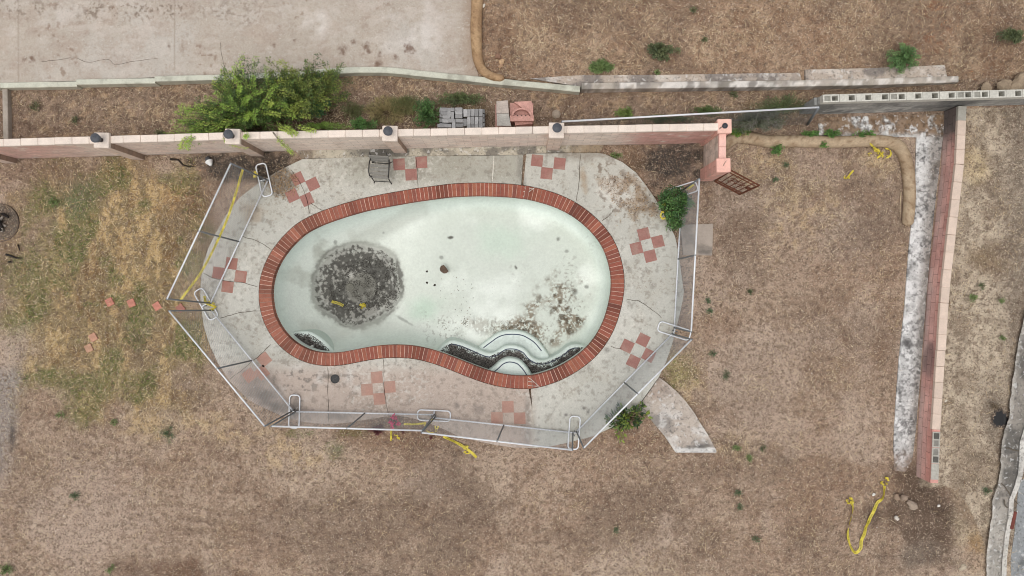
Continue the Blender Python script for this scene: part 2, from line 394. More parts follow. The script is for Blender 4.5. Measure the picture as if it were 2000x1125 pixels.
GREEN1, GREEN2 = rgb(104, 108, 62), rgb(84, 98, 58)
def ground_col(px, py):
    n1 = fbm(px, py, 220, 4, 1); n2 = fbm(px, py, 60, 4, 2); n3 = fbm(px, py, 16, 4, 3); n4 = fbm(px, py, 9, 3, 21)
    c = np.tile(rgb(163, 143, 125), (len(px), 1))
    c = mixc(c, rgb(138, 117, 100), sst(.42, .66, n2) * .6)
    c = mixc(c, rgb(186, 168, 150), sst(.50, .74, n1) * .5)
    c = mixc(c, rgb(188, 170, 150), sst(.55, .72, n3) * .45)
    c = mixc(c, rgb(112, 90, 74), sst(.56, .70, n4) * .55)
    up = py < split_y(px); mid = (py >= split_y(px)) & (py < mid_y(px)); east = (px > east_x(py)) & (py > mid_y(px)) & (py < 950 + (n2 - .5) * 40 + np.clip(px - 1870, 0, 60) * 2)
    # upper brown slope
    cu = np.tile(rgb(162, 138, 115), (len(px), 1)); cu = mixc(cu, rgb(130, 104, 84), sst(.46, .64, n3) * .6); cu = mixc(cu, rgb(184, 162, 138), sst(.5, .7, n2) * .5)
    cu = mixc(cu, rgb(120, 92, 72), sst(.55, .68, n4) * .5)
    cu = mixc(cu, rgb(150, 98, 66), blob(px, py, 1815, 50, 45, 75, 10, .9, .7, 18, 3) * sst(.36, .6, n3) * .8)
    cu = mixc(cu, rgb(104, 82, 66), blob(px, py, 1890, 90, 18, 60, 10, .8, .4, 25, 5) * .7)
    cu = mixc(cu, rgb(118, 94, 76), blob(px, py, 985, 100, 50, 80, 0, .8, .4, 30, 6) * .6)
    cu = mixc(cu, rgb(112, 88, 70), blob(px, py, 1960, 80, 70, 110, 0, .8, .5, 30, 7) * .6)
    c = np.where(up[:, None], cu, c)
    cm = np.tile(rgb(148, 128, 111), (len(px), 1)); cm = mixc(cm, rgb(124, 102, 86), sst(.42, .62, n2) * .55); cm = mixc(cm, rgb(182, 156, 126), sst(.52, .7, n3) * .6)
    cm = mixc(cm, rgb(84, 66, 54), sst(.56, .68, n4) * .5)
    cm = mixc(cm, rgb(74, 62, 48), blob(px, py, 610, 225, 120, 40, 0, .7, .3, 30, 8) * .65)
    cm = mixc(cm, rgb(84, 80, 52), blob(px, py, 870, 215, 110, 34, 0, .8, .5, 30, 9) * .6)
    cm = mixc(cm, rgb(96, 84, 60), blob(px, py, 1480, 225, 120, 30, -4, .8, .5, 30, 10) * .7)
    cm = mixc(cm, rgb(130, 116, 102), blob(px, py, 1720, 185, 130, 20, 0, .8, .5, 30, 11) * .6)
    c = np.where(mid[:, None], cm, c)
    ce = np.tile(rgb(186, 173, 153), (len(px), 1)); ce = mixc(ce, rgb(140, 125, 108), sst(.44, .62, n2) * .75); ce = mixc(ce, rgb(118, 105, 90), sst(.54, .68, n3) * .6)
    ce = mixc(ce, rgb(116, 106, 96), sst(1930, 1985, px + (n2 - .5) * 60) * .6)
    ce = mixc(ce, rgb(186, 166, 124), blob(px, py, 1900, 320, 36, 40, 0, .8, .5, 25, 12) * .55)
    ce = mixc(ce, rgb(128, 108, 82), blob(px, py, 1930, 505, 50, 40, 0, .8, .6, 25, 13) * .55)
    ce = mixc(ce, rgb(96, 86, 78), blob(px, py, 1940, 800, 40, 80, 0, .8, .4, 30, 14) * .6)
    c = np.where(east[:, None], ce, c)
    yard = (~up) & (~mid) & (~east)
    def y(cc, m): 
        return np.where(yard[:, None], mixc(c, cc, m), c)
    # dry lawn left of the pool
    lawn = blob(px, py, 230, 560, 235, 285, 0, .4, .45, 70, 15) * sst(460, 400, px)
    stv = fbm(px, py * .35, 20, 5, 16); fine = fbm(px, py * .6, 7, 4, 19)
    c = y(rgb(132, 117, 82), lawn * .85)
    ctr = blob(px, py, 265, 440, 120, 150, 15, .9, .4, 40, 55); c = y(rgb(196, 170, 124), lawn * sst(.50 - .1 * ctr, .62 - .1 * ctr, stv * .6 + fine * .4) * .8)
    c = y(rgb(110, 84, 56), lawn * sst(.52, .66, fbm(px, py * .5, 22, 5, 17)) * sst(.4, .6, fine) * .75)
    g = lawn * sst(.45, .60, fbm(px, py, 50, 6, 18) + .16 * blob(px, py, 120, 440, 80, 110) + .07 * blob(px, py, 345, 480, 40, 50) + .03 * sst(600, 700, py) - .12 * blob(px, py, 270, 470, 110, 140))
    c = y(rgb(120, 120, 78), g * .7)
    c = y(rgb(84, 94, 52), g * sst(.48, .60, fine) * .75)
    c = y(rgb(100, 112, 84), blob(px, py, 145, 375, 55, 50, 20, .8, .5, 30, 20) * .6)
    c = y(rgb(110, 116, 60), blob(px, py, 30, 630, 40, 50, 20, .8, .5, 30, 22) * .6)
    c = y(rgb(130, 110, 94), blob(px, py, 80, 340, 130, 40, 0, .8, .4, 40, 23) * .7)
    c = y(rgb(122, 104, 90), blob(px, py, 10, 500, 50, 60, 0, .8, .4, 40, 24) * .5)
    c = y(rgb(150, 144, 138), blob(px, py, 5, 820, 44, 150, 8, .7, .4, 40, 25) * .8)
    c = y(rgb(76, 72, 70), blob(px, py, 24, 850, 9, 40, 0, .8, .5, 20, 26) * .8)
    c = y(rgb(150, 144, 138), blob(px, py, 8, 735, 36, 26, 0, .8, .4, 20, 27) * .8)
    # charred and mulched corners
    c = y(rgb(66, 62, 58), blob(px, py, 450, 330, 95, 34, 8, .5, .7, 18, 28) * .95)
    c = y(rgb(66, 60, 54), blob(px, py, 535, 322, 66, 36, 0, .5, .6, 18, 29) * .95)
    c = y(rgb(72, 68, 64), blob(px, py, 1315, 315, 86, 56, 8, .5, .6, 18, 30) * .97)
    c = y(rgb(120, 98, 76), blob(px, py, 1235, 310, 50, 30, 30, .7, .5, 22, 31) * .6)
    c = y(rgb(150, 98, 60), blob(px, py, 370, 395, 60, 50, 0, .8, .6, 25, 32) * .35)
    # straw patches right yard
    for (cx, cy, rx, ry, a, s) in [(1570,400,75,90,30,33),(1720,320,60,36,-20,34),(1500,330,60,60,0,35),(280,830,90,26,0,36),(400,830,90,30,10,37),(560,880,70,50,0,38),(1340,740,40,60,-20,39),(1440,860,60,40,0,40)]:
        c = y(rgb(196, 172, 132), blob(px, py, cx, cy, rx, ry, a, .9, .9, 14, s) * sst(.42, .6, n3) * .6)
    c = y(rgb(140, 138, 84), blob(px, py, 1325, 725, 38, 44, -20, .8, .5, 20, 41) * .6)
    c = y(rgb(104, 112, 66), blob(px, py, 590, 845, 36, 12, 0, .7, .4, 14, 42) * .8)
    c = y(rgb(104, 112, 66), blob(px, py, 690, 845, 32, 12, 0, .7, .4, 14, 43) * .8)
    c = y(rgb(90, 104, 70), blob(px, py, 655, 875, 22, 26, 0, .7, .5, 14, 44) * .7)
    c = y(rgb(118, 92, 74), blob(px, py, 760, 850, 260, 34, 3, .7, .4, 40, 45) * .6)
    c = y(rgb(116, 88, 70), blob(px, py, 1240, 855, 80, 40, 0, .7, .4, 30, 46) * .6)
    c = y(rgb(104, 80, 64), blob(px, py, 390, 1124, 160, 32, 6, .5, .5, 40, 47) * .85)
    c = y(rgb(128, 104, 86), blob(px, py, 1560, 900, 160, 300, 0, .9, .5, 120, 48) * .35)
    c = y(rgb(104, 88, 76), blob(px, py, 1795, 995, 88, 100, 15, .5, .85, 45, 49) * .95); c = y(rgb(96, 80, 68), blob(px, py, 1795, 945, 60, 40, 20, .5, .5, 25, 57) * .8); c = y(rgb(84, 70, 60), blob(px, py, 1830, 995, 40, 13, 5, .6, .4, 20, 58) * .8)
    c = y(rgb(150, 140, 128), blob(px, py, 1790, 1090, 70, 40, 0, .8, .5, 40, 50) * .5)
    c = y(rgb(178, 164, 140), sst(1850, 1885, px + (n2 - .5) * 50) * sst(940, 965, py) * .85)
    c = y(rgb(150, 118, 78), blob(px, py, 1905, 1080, 26, 60, 10, .8, .5, 30, 51) * .8)
    c = y(rgb(136, 112, 92), blob(px, py, 1640, 610, 110, 130, 0, .9, .5, 70, 52) * .4)
    c = y(rgb(146, 132, 120), blob(px, py, 1660, 470, 90, 60, 0, .8, .5, 60, 53) * .45)
    c = y(rgb(112, 92, 76), sst(30, 3, np.abs(px - (1738 - (py-900)*.02))) * (py > 930) * sst(.4, .6, n3) * .4)
    c0 = c; char = np.clip(blob(px, py, 450, 330, 95, 34, 8, .5, .7, 18, 28) + blob(px, py, 535, 322, 66, 36, 0, .5, .6, 18, 29) + blob(px, py, 1315, 315, 86, 56, 8, .5, .6, 18, 30) + blob(px, py, 1795, 995, 88, 100, 15, .5, .85, 45, 49), 0, 1) * yard
    big = fbm(px, py, 150, 5, 56); big2 = fbm(px + 400, py, 90, 5, 54)
    c = mixc(c, rgb(108, 91, 78), sst(.50, .66, big) * .5 * (yard | up))
    c = mixc(c, rgb(186, 168, 152), sst(.54, .68, big2) * .5 * yard * (1 - lawn))
    c = mixc(c, rgb(146, 110, 86), sst(.56, .68, fbm(px, py + 700, 110, 4, 53)) * .14 * (yard | up) * (1 - lawn))
    c = mixc(c, rgb(178, 160, 146), yard * blob(px, py, 170, 1000, 190, 120, 0, .8, .5, 60, 51) * .5)
    c = mixc(c, rgb(106, 90, 78), yard * blob(px, py, 900, 985, 130, 110, 0, .8, .6, 60, 50) * .4)
    c = mixc(c, rgb(110, 92, 78), yard * blob(px, py, 1640, 640, 120, 70, 20, .9, .7, 40, 49) * .4)
    for k_, (arc, wd) in enumerate([([(350,1012),(430,1022),(520,1040),(600,1066)], 5), ([(340,1030),(420,1040),(500,1058)], 4), ([(880,1060),(985,985),(1060,900)], 5), ([(250,990),(360,985),(470,1010)], 4)]):
        c = mixc(c, rgb(122, 102, 86), yard * sst(wd * 1.6, wd * .3, dist_pl(px, py, arc) + (n3 - .5) * 8) * .55)
    c = c * (1 - char[:, None]) + c0 * .88 * char[:, None]
    return c * np.array([.935, .905, .88])

# ---- ground grid
def build_ground():
    step = 0.034
    xs = np.arange(-14.6, 14.6, step); ys = np.arange(-8.8, 8.8, step)
    gx, gy = np.meshgrid(xs, ys); X = gx.ravel(); Y = gy.ravel()
    H = ground_h(X, Y); px, py = to_px(X, Y, H); C = ground_col(px, py)
    nx, ny = len(xs), len(ys); ii = np.arange(nx * ny).reshape(ny, nx)
    q = np.stack([ii[:-1, :-1], ii[:-1, 1:], ii[1:, 1:], ii[1:, :-1]], -1).reshape(-1, 4)
    cx = X[q].mean(1); cy = Y[q].mean(1)
    loop = np.array([P(a, b, .1)[:2] for a, b in POOL_IN])
    big = resample(loop, .1, True)
    d = dist_pl(cx, cy, loop, True); ins = inpoly(cx, cy, loop)
    q = q[~(ins | (d < 0.12))]
    # skirt to the horizon
    V = np.column_stack([X, Y, H])
    x0, x1, y0, y1 = xs[0], xs[-1], ys[0], ys[-1]; R = 600
    i_ = .4; sk = np.array([(x0 + i_, y0 + i_, .0), (x1 - i_, y0 + i_, .0), (x1 - i_, y1 - i_, .0), (x0 + i_, y1 - i_, .0), (-R, -R, 0), (R, -R, 0), (R, R, 0), (-R, R, 0)], float)
    sk[:, 2] = -0.05; sk[:4, 2] = -0.12
    b = len(V); Vs = np.vstack([V, sk]); Cs = np.vstack([C, np.tile(rgb(165, 143, 123), (8, 1))])
    F = q.tolist() + [[b + 4, b + 5, b + 1, b], [b + 5, b + 6, b + 2, b + 1], [b + 6, b + 7, b + 3, b + 2], [b + 7, b + 4, b, b + 3]]
    rim = np.concatenate([ii[0, :], ii[1:, -1], ii[-1, -2::-1], ii[-2:0:-1, 0]]); nb = len(Vs); dn = V[rim].copy(); dn[:, 2] = -.35
    Vs = np.vstack([Vs, dn]); Cs = np.vstack([Cs, C[rim]]); m_ = len(rim)
    F += [[int(rim[k]), nb + k, nb + (k + 1) % m_, int(rim[(k + 1) % m_])] for k in range(m_)]
    o = mkobj('ground', Vs, F, M_ground, col=Cs, smooth=True)
    tag(o, kind='structure')
build_ground()

# ------------------------------------------------------------------ concrete: upper slab, curb strips, footings, deck
def slab_col(px, py):
    n1 = fbm(px, py, 130, 5, 60); n2 = fbm(px, py, 30, 4, 61); n3 = fbm(px, py, 5, 3, 62)
    c = np.tile(rgb(177, 166, 153), (len(px), 1))
    c = mixc(c, rgb(190, 184, 175), sst(.5, .72, n1) * .6)
    c = mixc(c, rgb(168, 151, 137), sst(.45, .7, n2) * .4); c = mixc(c, rgb(158, 140, 126), sst(.56, .7, fbm(px, py, 4, 3, 58)) * .35); c = mixc(c, rgb(196, 187, 177), sst(.56, .7, fbm(px * .4, py, 12, 4, 59)) * .35)
    pit = blob(px, py, 250, 20, 190, 26, 0, .7, .5, 40, 63) + .6 * blob(px, py, 470, 20, 90, 40, 0, .7, .5, 40, 64) + .8 * blob(px, py, 30, 10, 90, 30, 0, .8, .5, 40, 67)
    c = mixc(c, rgb(120, 104, 90), np.clip(pit, 0, 1) * sst(.58, .70, n3) * .8)
    wh = blob(px, py, 800, 60, 90, 50, 0, .8, .7, 40, 65) + blob(px, py, 600, 40, 60, 40, 20, .8, .6, 30, 66) + .6 * blob(px, py, 120, 30, 50, 26, 0, .8, .6, 30, 68)
    c = mixc(c, rgb(208, 201, 193), np.clip(wh, 0, 1) * sst(.38, .6, n2) * .75)
    sp = sst(.70, .76, fbm(px, py, 9, 2, 69)) * sst(.45, .7, fbm(px, py, 90, 2, 70))
    c = mixc(c, rgb(128, 104, 86), sp * .6)
    for (x, y, r) in [(47,115,4),(62,115,5),(330,90,3),(690,83,5),(715,90,6),(720,100,5),(740,105,5),(670,100,8),(740,125,6),(772,112,6),(534,88,3),(575,78,3),(800,95,9)]:
        c = mixc(c, rgb(104, 76, 60), blob(px, py, x, y, r * 1.3, r * 1.2, 0, .8, 1.0, 5, x) * .75)
    jl = sst(1.6, .5, np.abs(px - (36 + py * .0))) + sst(1.6, .5, np.abs(px - 341)) * sst(150, 130, py)
    c = mixc(c, rgb(140, 126, 112), np.clip(jl, 0, 1) * .5)
    c = mixc(c, rgb(150, 128, 108), sst(28, 0, 921 - px + (n2 - .5) * 20) * .5)
    return c
o = sheet('concrete_slab', [[(-90,-80),(921,-80),(921,30),(922,100),(935,150),(900,146),(813,137),(745,131),(653,134),(560,139),(430,146),(300,151),(150,158),(-90,164)]], .26, .12, .034, slab_col, M_deck)
tag(o, kind='structure')
def line_mesh(name, paths, width, z, mat_, parent=None, zoff=0.004, wob=.05):
    mb = MB()
    for k, pl in enumerate(paths):
        pts = np.array([tuple(P(a, b, z)) for a, b in catmull(pl, 10)])
        n = len(pts); t = np.gradient(pts, axis=0); t /= np.linalg.norm(t, axis=1)[:, None] + 1e-9
        nr = np.column_stack([-t[:, 1], t[:, 0], np.zeros(n)])
        pts[:, :2] += nr[:, :2] * (fbm(np.arange(n) * 1.0, np.full(n, k * 7.7), 4, 3, k)[:, None] - .5) * wob
        wv = width * (.5 + fbm(np.arange(n) * 1.0, np.full(n, k * 3.1), 3, 2, k + 5)); wv[0] = wv[-1] = width * .2
        A = pts + nr * wv[:, None] / 2; B = pts - nr * wv[:, None] / 2; A[:, 2] = B[:, 2] = z + zoff
        mb.add(np.vstack([A, B]), [[i, n + i, n + i + 1, i + 1] for i in range(n - 1)])
    return mb.build(name, mat_, parent)
M_crack = mat('crack_dark', rgb(92, 84, 74), 0.95, [(20, .25)])  # dark tone of the thin crack ribbons
slab_o = o
line_mesh('crack', [[(80,120),(100,119),(120,115),(145,113)],[(150,113),(175,122),(210,116),(228,126),(260,120),(310,114)],[(430,82),(434,110),(442,140)]], .009, .26, M_crack, slab_o)

def deck_col(px, py):
    n1 = fbm(px, py, 120, 5, 71); n2 = fbm(px, py, 34, 4, 72); n3 = fbm(px, py, 7, 3, 73)
    c = np.tile(rgb(184, 182, 172), (len(px), 1))
    c = mixc(c, rgb(198, 195, 184), sst(.45, .7, n1) * .55)
    c = mixc(c, rgb(168, 162, 148), sst(.46, .68, n2) * .3)
    c = mixc(c, rgb(158, 155, 142), sst(385, 330, py) * sst(620, 700, px) * (px < 1024) * sst(.3, .55, n1 + .12) * .8)
    # lower side is warmer and stained
    low = sst(690, 740, py) * sst(1060, 1020, px)
    c = mixc(c, rgb(178, 158, 145), low * .75)
    wh = blob(px, py, 585, 745, 60, 34, 0, .8, .6, 20, 74) + blob(px, py, 700, 735, 26, 28, 0, .8, .6, 20, 75)
    c = mixc(c, rgb(210, 206, 200), np.clip(wh, 0, 1) * sst(.4, .6, n2) * .7)
    c = mixc(c, rgb(112, 106, 100), np.clip(wh, 0, 1) * sst(.60, .7, n3) * .6)
    c = mixc(c, rgb(92, 88, 82), blob(px, py, 645, 735, 24, 5, -6, .8, .5, 12, 76) * .7)
    for (x, y, rx, ry, a, f) in [(530,790,50,20,35,.6),(580,790,16,26,0,.6),(660,812,28,10,0,.5),(500,760,60,40,40,.45),(560,800,60,14,10,.4),(700,715,6,4,0,.7),(1105,810,5,4,0,.8),(1148,805,4,3,0,.8),(1140,797,3,3,0,.8),(1150,800,3,3,0,.6),(892,792,8,8,0,.5),(935,800,14,10,30,.4),(1205,795,3,3,0,.7),(965,803,3,3,0,.7),(802,718,3,3,0,.7),(1275,560,12,8,-40,.4),(1187,683,7,7,0,.6),(1030,800,8,30,0,.4),(1030,850,10,30,0,.35),(1018,340,10,40,0,.4)]:  # dark marks; the upper seam strip paints in the raised slab's shadow
        c = mixc(c, rgb(96, 92, 88), blob(px, py, x, y, rx, ry, a, .8, .6, 14, x) * f)
    # soil and leaf wash on the upper right
    dirt = blob(px, py, 1215, 370, 80, 60, 40, .6, .7, 22, 77)
    c = mixc(c, rgb(154, 132, 108), dirt * sst(.44, .58, n2) * .7)
    c = mixc(c, rgb(112, 88, 66), dirt * sst(.56, .66, n3) * .6)
    c = mixc(c, rgb(218, 214, 204), blob(px, py, 1200, 380, 40, 30, 40, .8, .6, 14, 78) * .5)
    c = mixc(c, rgb(128, 104, 78), blob(px, py, 1255, 408, 40, 8, -3, .8, .6, 12, 79) * .7)
    c = mixc(c, rgb(150, 124, 92), blob(px, py, 1140, 350, 8, 30, -10, .8, .7, 12, 80) * .6)
    c = mixc(c, rgb(132, 122, 110), sst(325, 300, py) * (px > 1090) * sst(.4, .6, n2) * .5)
    # left edge dirt
    c = mixc(c, rgb(96, 84, 70), blob(px, py, 545, 350, 34, 34, 30, .6, .6, 16, 81) * .75)
    c = mixc(c, rgb(150, 126, 98), blob(px, py, 490, 415, 30, 26, 0, .8, .6, 16, 82) * .5)
    c = mixc(c, rgb(168, 162, 154), sst(470, 395, px + (n2 - .5) * 40) * .4)
    n5 = fbm(px, py, 3.2, 3, 86); c = mixc(c, rgb(118, 110, 100), sst(.60, .72, n3) * .4); c = mixc(c, rgb(140, 130, 118), sst(.58, .7, n5) * sst(.45, .62, n2) * .5); c = mixc(c, rgb(208, 204, 194), sst(.58, .7, fbm(px, py, 5, 3, 87)) * sst(.45, .62, n1) * .45)
    return c
def shrink(pts, dist):
    p = np.asarray(pts, float); n = len(p)
    t = np.roll(p, -1, 0) - np.roll(p, 1, 0); t /= np.linalg.norm(t, axis=1)[:, None]
    return p + np.column_stack([t[:, 1], -t[:, 0]]) * dist
# pool loops in the plane
loop0 = np.array([P(a, b, .1)[:2] for a, b in POOL_IN])
loop0 = smooth_closed(resample(loop0, .05, True), 14)
def area2(p): return (p[:, 0] * np.roll(p[:, 1], -1) - p[:, 1] * np.roll(p[:, 0], -1)).sum()
if area2(loop0) < 0: loop0 = loop0[::-1]
def offset(p, d):
    t = np.roll(p, -1, 0) - np.roll(p, 1, 0); t /= np.linalg.norm(t, axis=1)[:, None]
    return p + np.column_stack([t[:, 1], -t[:, 0]]) * d        # CCW: outward for d > 0
COPW = 0.305
loop_out = offset(loop0, COPW)
z_dl, z_dr = .07, .13
def px_loop(l, z): return [to_px(p[0], p[1], z) for p in l]
def half_deck(outl, zz, name, left):
    ring = px_loop(offset(loop0, COPW + .013), zz)
    # ring points on this half, walking from the lower seam to the upper seam
    r = np.array(ring); seam = lambda y: 1022 + (y - 372) * (12 / 380)
    side = (r[:, 0] < seam(r[:, 1])) if left else (r[:, 0] >= seam(r[:, 1]))
    k = int(np.where(side & ~np.roll(side, 1))[0][0]); r = np.roll(r, -k, 0); side = np.roll(side, -k)
    arc = r[side]                                       # continuous arc
    outer = [p for p in outl if not (p[0] in (1034, 1022) and p[1] in (752, 372))]
    # outer runs from upper seam to lower seam; the arc must go from lower to upper
    if arc[0][1] < arc[-1][1]: arc = arc[::-1]
    return sheet(name, [outer + [tuple(a) for a in arc]], zz, .22, .03, deck_col, M_deck)
deck = empty('pool_deck', P(1000, 562, 0)); tag(deck, kind='structure')
for outl, zz, left in ((DECK_L, z_dl, True), (DECK_R, z_dr, False)):
    o = half_deck(outl, zz, 'deck_slab', left); o.parent = deck; o.location = Vector((0, 0, 0)) - deck.location
# red square inlays
def inlay_col(base):
    def f(px, py):
        c = np.tile(base, (len(px), 1)); n = fbm(px, py, 14, 4, 85)
        return mixc(c, rgb(170, 146, 132), sst(.5, .72, n) * .45)
    return f
RED = rgb(154, 112, 103); RED2 = rgb(170, 134, 120); RED3 = rgb(160, 116, 104)
INL = [(581.5,349,25,RED),(610.8,359.7,25,RED),(570.8,382,25,RED),(599.6,389.6,25,RED),(779.5,321,3,RED),(823,317,3,RED),(803,341,3,RED),
       (1049,313.6,-6,RED),(1093,319.5,-6,RED),(1067.7,338.5,-6,RED),(1257.4,457,14,RED),(1285,472,14,RED),(1243,485,14,RED),(1270,500,14,RED),
       (1256,664,-26,RED),(1225,676,-26,RED),(1267,694,-26,RED),(1237,706,-26,RED),(736,737,4,RED2),(761,755.7,4,RED2),(716.7,761,4,RED2),(741,779,4,RED2),
       (992,794.6,2,RED2),(970.7,816,2,RED2),(1015,817,2,RED2),(452,514.6,-8,RED3),(426.6,533,-8,RED3),(470,540,-8,RED3),(444.5,560,-8,RED3),(516,702,38,RED2),(487,733,38,RED2),(512,728,38,RED2)]
for (x, y, a, cc) in INL:
    zz = (z_dr if x > 1028 else z_dl) + .004
    a = math.radians(a + 0); h = 11.3; q = []
    for sx, sy in ((-1, -1), (1, -1), (1, 1), (-1, 1)):
        q.append((x + h * (sx * math.cos(a) + sy * math.sin(a)), y + h * (-sx * math.sin(a) + sy * math.cos(a))))
    o = sheet('tile_inlay', [q], zz, .003, .06, inlay_col(cc), M_conc); o.parent = deck; o.location = Vector((0, 0, 0)) - deck.location
zl = [[(813,305),(815,340),(818,369)],[(568,330),(585,356),(600,392),(606,418)],[(397,534),(425,545),(470,552),(503,560)],[(470,460),(500,470),(530,488)],[(640,716),(641,760),(642,826)],[(748,700),(750,740),(752,775),(759,812)],[(606,396),(618,404),(630,412)],[(430,622),(460,612),(500,607)],[(449,740),(470,725),(500,700),(530,672)]]
zr = [[(1224,584),(1250,590),(1275,605),(1293,622)],[(1134,300),(1131,350),(1125,394)],[(1176,432),(1190,420),(1198,410)],[(1192,676),(1215,682)]]
M_joint = mat('joint_fill', rgb(206, 202, 190), 0.95, [(20, .25)])
line_mesh('crack', zl, .013, z_dl, M_crack, deck); line_mesh('crack', zr, .014, z_dr, M_crack, deck)
line_mesh('joint', [[(965,304),(963,330),(962,355)],[(736,308),(737,330)]], .022, z_dl, M_joint, deck, .004, .02)

# strip of stained footing between the pink wall and the deck
def foot_col(px, py):
    n2 = fbm(px, py, 26, 4, 90); n3 = fbm(px, py, 8, 3, 91)
    c = np.tile(rgb(186, 178, 160), (len(px), 1)); c = mixc(c, rgb(104, 100, 94), sst(.46, .62, n2) * .75)
    c = mixc(c, rgb(92, 90, 84), blob(px, py, 730, 298, 60, 12, 0, .8, .4, 20, 92) * .8)
    c = mixc(c, rgb(140, 118, 92), sst(1080, 1150, px + (n3 - .5) * 60) * .75)
    c = mixc(c, rgb(150, 132, 110), sst(640, 590, px + (n3 - .5) * 40) * .6)
    return c
o = sheet('wall_footing', [[(575,292),(800,287),(1180,281),(1172,298),(1030,299),(1022,302.4),(820,304.4),(590,310)]], .055, .1, .03, foot_col, M_stain); tag(o, kind='structure')
def walk_col(px, py):
    n1 = fbm(px, py, 50, 5, 93); n2 = fbm(px, py, 16, 4, 94)
    c = np.tile(rgb(178, 166, 154), (len(px), 1)); c = mixc(c, rgb(126, 122, 118), sst(.42, .64, n1) * .75 * sst(755, 800, py))
    c = mixc(c, rgb(206, 202, 196), sst(.52, .68, n2) * .6 * sst(770, 820, py))
    c = mixc(c, rgb(74, 72, 70), blob(px, py, 1365, 872, 34, 6, -6, .8, .6, 12, 95) * .7)
    c = mixc(c, rgb(212, 210, 206), sst(873, 877, py + (n2 - .5) * 3) * .7)
    c = mixc(c, rgb(150, 128, 112), blob(px, py, 1285, 760, 24, 24, 0, .8, .6, 12, 96) * .5)
    return c
WALK = [(1287,737),(1300,746),(1320,763),(1339,783),(1356,806),(1369,828),(1384,851),(1400,882),(1398,884),(1320,884),(1312,872),(1297,850),(1278,828),(1268,815),(1252,802),(1240,797),(1251,788.5),(1274,757)]
o = sheet('path', [WALK], .08, .2, .03, walk_col, M_stain); tag(o, kind='structure')
def pad_col(px, py):
    n1 = fbm(px, py, 24, 5, 97); c = np.tile(rgb(166, 154, 142), (len(px), 1)); c = mixc(c, rgb(118, 110, 102), sst(.45, .65, n1) * .6)
    return mixc(c, rgb(92, 88, 84), blob(px, py, 1375, 493, 16, 5, 0, .8, .5, 10, 98) * .6)
o = sheet('concrete_pad', [[(1329,439),(1393,437),(1391,499),(1334,498)]], .05, .1, .03, pad_col, M_conc); tag(o, kind='structure')
def white_col(px, py):
    n1 = fbm(px, py, 60, 5, 99); n2 = fbm(px, py, 18, 5, 100); n3 = fbm(px, py, 6, 3, 101)
    c = np.tile(rgb(212, 211, 208), (len(px), 1)); c = mixc(c, rgb(226, 225, 223), sst(.5, .7, n1) * .6)
    right = 1790 + (py - 919) * -.062
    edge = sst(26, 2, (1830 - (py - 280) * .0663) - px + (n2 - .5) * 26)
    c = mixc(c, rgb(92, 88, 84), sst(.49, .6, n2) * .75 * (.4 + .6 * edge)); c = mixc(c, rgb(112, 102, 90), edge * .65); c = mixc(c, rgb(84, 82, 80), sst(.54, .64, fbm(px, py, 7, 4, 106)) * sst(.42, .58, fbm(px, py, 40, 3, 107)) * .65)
    c = mixc(c, rgb(70, 68, 68), sst(.60, .68, n3) * sst(.42, .6, n1) * .7)
    c = mixc(c, rgb(66, 64, 64), blob(px, py, 1773, 672, 12, 11, 0, .7, .5, 9, 102) * .8)
    north = sst(272, 255, py + (n2 - .5) * 26)
    c = mixc(c, rgb(132, 106, 80), north * sst(.36, .46, n2 + .12 * sst(250, 232, py)) * .9)
    c = mixc(c, rgb(100, 80, 62), north * sst(.56, .66, n3) * .7)
    c = mixc(c, rgb(124, 102, 84), sst(880, 925, py + (n2 - .5) * 50 + (px - 1747) * .5) * .85)
    return c
o = sheet('concrete_footing', [[(1598,230),(1720,226),(1848,222),(1838,300),(1824,420),(1811,560),(1800,700),(1790,830),(1782,900),(1768,922),(1747,919),(1746,878),(1747,830),(1756,702),(1767,600),(1774.5,493),(1787,374),(1790,268),(1700,266),(1640,265),(1600,264)]], .035, .12, .03, white_col, M_stain, disp=.02); tag(o, kind='structure')
def ret_col(px, py):
    n1 = fbm(px, py, 50, 5, 103); n2 = fbm(px, py, 14, 4, 104)
    c = np.tile(rgb(180, 166, 152), (len(px), 1)); c = mixc(c, rgb(116, 110, 106), sst(.44, .62, n1) * .75); return mixc(c, rgb(214, 206, 196), sst(.55, .7, n2) * .5)
o = sheet('gutter_strip', [[(1035,153),(1130,147),(1300,146),(1562,142),(1566,158),(1500,159),(1200,164),(1140,170)]], .30, .12, .03, ret_col, M_stain); tag(o, kind='structure')
o = sheet('gutter_strip', [[(1573,136),(1700,133),(1845,127),(1850,150),(1700,155),(1574,159)]], .33, .12, .03, ret_col, M_stain); tag(o, kind='structure')

